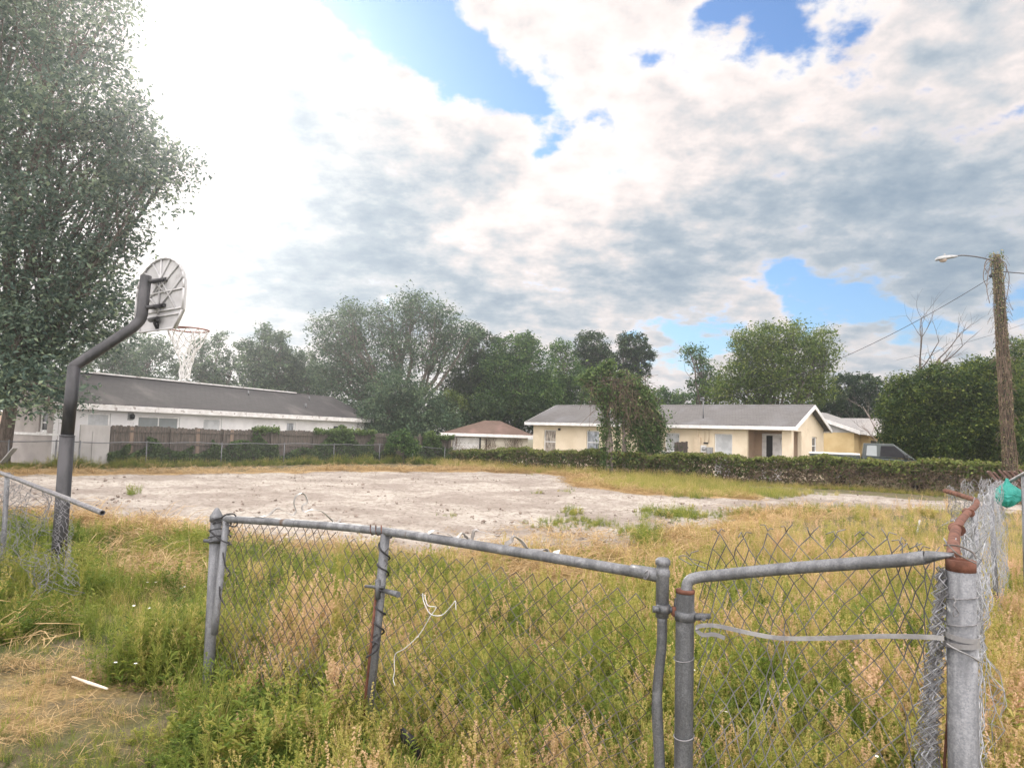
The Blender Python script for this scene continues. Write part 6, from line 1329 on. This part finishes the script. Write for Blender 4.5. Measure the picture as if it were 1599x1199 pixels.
        a = cx+rx*.6*rng.normal(size=cnt); b = cy+ry*.6*rng.normal(size=cnt); Q = np.array([onz(p, q, .03)[:] for p, q in zip(a, b)]); out_.append(Q); di.append(-.02+.1*rng.normal(size=cnt)); sc.append(s0*rng.uniform(.5, 1.1, cnt)); ix.append(rng.choice([4, 6, 7, 9, 5], cnt))
    Q = region(9000, 9, 27); px, py = pxy(Q); sa, sw = ground_attrs(Q[:, 0], Q[:, 1]); k = (px > 1000) & (sa < .3) & (rng.random(len(Q)) < 1-.72*sm(13, 17, Q[:, 1])); Q = Q[k]; out_.append(Q); di.append(.08+.16*nz2(Q[:, 0]*.7, Q[:, 1]*.7)); sc.append(rng.uniform(.5, 1.1, len(Q))*(1-.5*sm(13, 17, Q[:, 1]))); ix.append(rng.choice([8, 8, 7, 10, 6], len(Q)))
    Q = np.concatenate(out_); Q[:, 2] = g(Q[:, 0], Q[:, 1])-.01
    scatter('far_grass', 'weed_templates', Q, np.concatenate(ix), np.concatenate(sc), np.concatenate(di), 'yellow green grass tufts round the sand and along the fence feet', 'grass')
    # sword leaved plant at the bottom right
    p = foot(1325, 1190, 2.05, 0); s = TP(50); r = s.r
    for k in range(16): s.blade((r.gauss(0, .02), r.gauss(0, .02), 0), r.uniform(0, 2*PI), r.uniform(.22, .40), .026, r.uniform(.1, .5), .10, .16, .35)
    me = bpy.data.meshes.new('sword_plant'); me.from_pydata(s.V, [], s.F); a = me.attributes.new('tint', 'FLOAT', 'FACE'); a.data.foreach_set('value', s.T); me.materials.append(M['weed']); o = bpy.data.objects.new('sword_plant', me); COL.objects.link(o); o.location = p; tag(o, 'dark green plant with broad sword leaves behind the right mesh panel', 'plant')
    p = foot(1392, 1150, 2.15, 0); o2 = o.copy(); COL.objects.link(o2); o2.location = p; o2.rotation_euler.z = 1.9; o2.scale = (.9, .9, .9); tag(o2, 'second sword leaved plant, nearer the bunched wire by the corner post', 'plant', 'sword leaved plants'); o['group'] = 'sword leaved plants'
vegetation()
# ------------------------------------------------------------------ sky, sun, camera
def sky():
    w = bpy.data.worlds.new('World'); S.world = w; w.use_nodes = True; nt = w.node_tree; nt.nodes.clear(); l = nt.links
    d0 = nt.nodes.new('ShaderNodeTexCoord').outputs['Generated']
    def vm(op, a, b):
        n = nt.nodes.new('ShaderNodeVectorMath'); n.operation = op
        for i, v in enumerate((a, b)):
            if isinstance(v, bpy.types.NodeSocket): l.new(v, n.inputs[i])
            elif v is not None: n.inputs[i].default_value = v
        return n
    d0 = vm('NORMALIZE', d0, None).outputs[0]
    sp = nt.nodes.new('ShaderNodeSeparateXYZ'); l.new(d0, sp.inputs[0]); X, Y, Z = sp.outputs
    zc = mth(nt, 'ADD', mth(nt, 'MAXIMUM', Z, 0), .26)
    cb = nt.nodes.new('ShaderNodeCombineXYZ'); l.new(mth(nt, 'DIVIDE', X, zc), cb.inputs[0]); l.new(mth(nt, 'DIVIDE', Y, zc), cb.inputs[1]); P = cb.outputs[0]
    nf = noise(nt, P, 3.8, 8, .60); nb = noise(nt, P, 1.4, 3, .55); nd = noise(nt, P, 11., 5, .6)
    n2 = mth(nt, 'ADD', mth(nt, 'MULTIPLY', mth(nt, 'SUBTRACT', nf, .5), 1.7), mth(nt, 'MULTIPLY', mth(nt, 'SUBTRACT', nd, .5), 1.2))
    wc = noise(nt, d0, 6.0, 4, .6, 'Color'); wv = vm('SUBTRACT', wc, (.5, .5, .5)).outputs[0]; sc = nt.nodes.new('ShaderNodeVectorMath'); sc.operation = 'SCALE'; l.new(wv, sc.inputs[0]); sc.inputs['Scale'].default_value = .12
    dw = vm('NORMALIZE', vm('ADD', d0, sc.outputs[0]).outputs[0], None).outputs[0]
    def blobs(lst):
        acc = None
        for px, py, rad, amp in lst:      # amp * exp(-k (1 - cos angle))
            k = (F/rad)**2; v = ray(px, py).normalized()*k
            e = mth(nt, 'EXPONENT', mth(nt, 'ADD', vm('DOT_PRODUCT', dw, tuple(v)).outputs['Value'], math.log(amp)-k)); acc = e if acc is None else mth(nt, 'ADD', acc, e)
        return acc
    blue = blobs([(575, 20, 50, .8), (650, 45, 50, .85), (720, 75, 42, .85), (770, 125, 26, .66), (815, 168, 24, .62), (872, 212, 22, .58), (930, 190, 20, .66), (855, 245, 18, .5), (870, 90, 24, .5), (760, 180, 20, .5), (1185, 8, 48, .7), (1240, 20, 30, .5), (1330, 85, 28, .65), (1110, 30, 24, .4), (1450, 20, 30, .5), (1005, 95, 18, .55), (1225, 440, 24, .6), (1270, 470, 26, .6), (1340, 478, 30, .65), (1120, 524, 26, .65), (1060, 532, 28, .68), (990, 560, 24, .55), (1250, 515, 20, .4), (1400, 490, 24, .5), (1590, 485, 30, .65), (1460, 500, 22, .4), (820, 270, 16, .4)])
    bm = mrange(nt, mth(nt, 'ADD', blue, mth(nt, 'MULTIPLY', n2, 1.3)), .30, .74)
    bright = blobs([(230, 150, 320, .38), (480, 180, 200, .16), (680, 330, 110, .40), (330, 330, 120, .28), (120, 480, 150, .2), (900, 290, 110, .38), (1010, 130, 150, .22), (870, 330, 60, .2), (1400, 100, 160, .12), (1150, 480, 50, .15), (1190, 470, 60, .25), (1510, 555, 50, .4), (940, 600, 40, .3), (600, 140, 60, .2)])
    darkb = blobs([(1330, 380, 120, .40), (1480, 390, 120, .40), (1180, 370, 90, .32), (1560, 250, 90, .18), (1420, 200, 60, .14), (640, 270, 60, .36), (380, 120, 70, .42), (300, 230, 50, .3), (560, 300, 50, .25), (1020, 400, 90, .32), (860, 430, 70, .20), (720, 430, 90, .40), (560, 420, 80, .50), (430, 400, 80, .60), (360, 430, 60, .4), (900, 450, 80, .24), (1050, 450, 80, .22), (770, 235, 40, .30), (700, 270, 50, .22), (800, 500, 90, .20), (1600, 420, 110, .3), (520, 480, 90, .26), (640, 400, 60, .2), (1250, 290, 50, .16), (620, 210, 60, .25), (560, 260, 60, .2), (480, 190, 30, .35), (400, 150, 50, .2)])
    t = mth(nt, 'ADD', .76, mth(nt, 'SUBTRACT', mth(nt, 'MULTIPLY', bright, .36), mth(nt, 'MULTIPLY', darkb, .70)))
    t = mth(nt, 'ADD', t, mth(nt, 'ADD', mth(nt, 'MULTIPLY', n2, 1.0), mth(nt, 'MULTIPLY', mth(nt, 'SUBTRACT', nb, .5), .35)))
    t = mth(nt, 'ADD', t, mth(nt, 'MULTIPLY', mrange(nt, blue, .06, .4), .16))     # thin bright cloud edges round the blue gaps
    rp = nt.nodes.new('ShaderNodeValToRGB'); l.new(mrange(nt, t, -.35, 1.0, 0, 1, False), rp.inputs[0]); e = rp.color_ramp.elements; w.cycles.sample_map_resolution = 512
    st = [(0, (.23, .32, .42)), (.24, (.31, .395, .485)), (.44, (.43, .50, .57)), (.58, (.59, .62, .66)), (.70, (.75, .715, .715)), (.83, (.93, .84, .81)), (1, (1.0, .955, .925))]
    while len(e) < len(st): e.new(.5)
    for el, (p, c) in zip(e, st): el.position = p; el.color = c4(c)
    # unseen clouds overhead and behind the camera are boosted to light the walls and ground; the bank in front of the sun is the brightest
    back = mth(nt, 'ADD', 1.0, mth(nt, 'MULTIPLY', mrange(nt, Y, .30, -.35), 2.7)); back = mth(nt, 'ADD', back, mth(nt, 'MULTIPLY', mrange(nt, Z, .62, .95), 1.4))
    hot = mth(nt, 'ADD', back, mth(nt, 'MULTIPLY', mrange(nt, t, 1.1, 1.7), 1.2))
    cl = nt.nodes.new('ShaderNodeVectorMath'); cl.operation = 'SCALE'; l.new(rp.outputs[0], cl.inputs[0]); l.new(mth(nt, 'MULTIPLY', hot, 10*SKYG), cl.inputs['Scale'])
    ns = nt.nodes.new('ShaderNodeTexSky'); ns.sky_type = 'NISHITA'; ns.sun_disc = False; ns.sun_elevation = SUN_EL; ns.sun_rotation = SUN_ROT; ns.air_density = 1.2; ns.dust_density = .6; ns.ozone_density = 2.
    sk = nt.nodes.new('ShaderNodeVectorMath'); sk.operation = 'MULTIPLY'; l.new(ns.outputs[0], sk.inputs[0]); sk.inputs[1].default_value = SKYK
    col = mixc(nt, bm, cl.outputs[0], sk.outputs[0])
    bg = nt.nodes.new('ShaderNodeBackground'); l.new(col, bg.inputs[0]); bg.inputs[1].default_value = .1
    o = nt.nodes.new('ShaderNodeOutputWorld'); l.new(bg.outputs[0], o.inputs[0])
def veil():
    """thin sunlit summer air over the lot: even, forward scattering"""
    m, nt, n, l = newmat('haze_air'); v = nt.nodes.new('ShaderNodeVolumePrincipled'); v.inputs['Color'].default_value = (.90, .95, 1, 1); v.inputs['Density'].default_value = VEIL; v.inputs['Anisotropy'].default_value = .80
    o = nt.nodes.new('ShaderNodeOutputMaterial'); l.new(v.outputs[0], o.inputs['Volume'])
    b = MB(); b.box((-240, -100, -1.9), (240, 310, 24)); tag(b.build('haze', m), 'thin pale summer haze over the whole lot', 'haze', None, 'stuff')
VEIL = .0017  # density of the air added to imitate lens flare
veil()
SUN_AZ = math.radians(-29); SUN_EL = math.radians(25)      # azimuth from +Y towards +X
SUN_ROT = SUN_AZ; SKYK = (.47, .64, .86); SKYG = .54
sky()
sl = bpy.data.lights.new('sun', 'SUN'); sl.energy = 1.5; sl.angle = math.radians(12); sl.color = (1, .93, .82); so = bpy.data.objects.new('sun', sl); COL.objects.link(so)
sd = Vector((math.sin(SUN_AZ)*math.cos(SUN_EL), math.cos(SUN_AZ)*math.cos(SUN_EL), math.sin(SUN_EL))); so.rotation_euler = sd.to_track_quat('Z', 'Y').to_euler()
cd = bpy.data.cameras.new('camera'); cam = bpy.data.objects.new('camera', cd); COL.objects.link(cam)
cd.sensor_fit = 'HORIZONTAL'; cd.sensor_width = 36; cd.lens = 36*F/1599; cd.clip_start = .05; cd.clip_end = 3000
R3 = Matrix((_r, _u, -_f)).transposed(); cam.matrix_world = Matrix.Translation(CAM) @ R3.to_4x4(); S.camera = cam
S.view_settings.view_transform = 'Standard'; S.view_settings.look = 'None'; S.view_settings.exposure = 1.0; S.view_settings.gamma = 1
S.render.engine = 'CYCLES'; S.cycles.max_bounces = 6; S.cycles.diffuse_bounces = 3; S.cycles.transmission_bounces = 3; S.cycles.glossy_bounces = 2; S.cycles.use_denoising = True
S.cycles.sample_clamp_indirect = 4
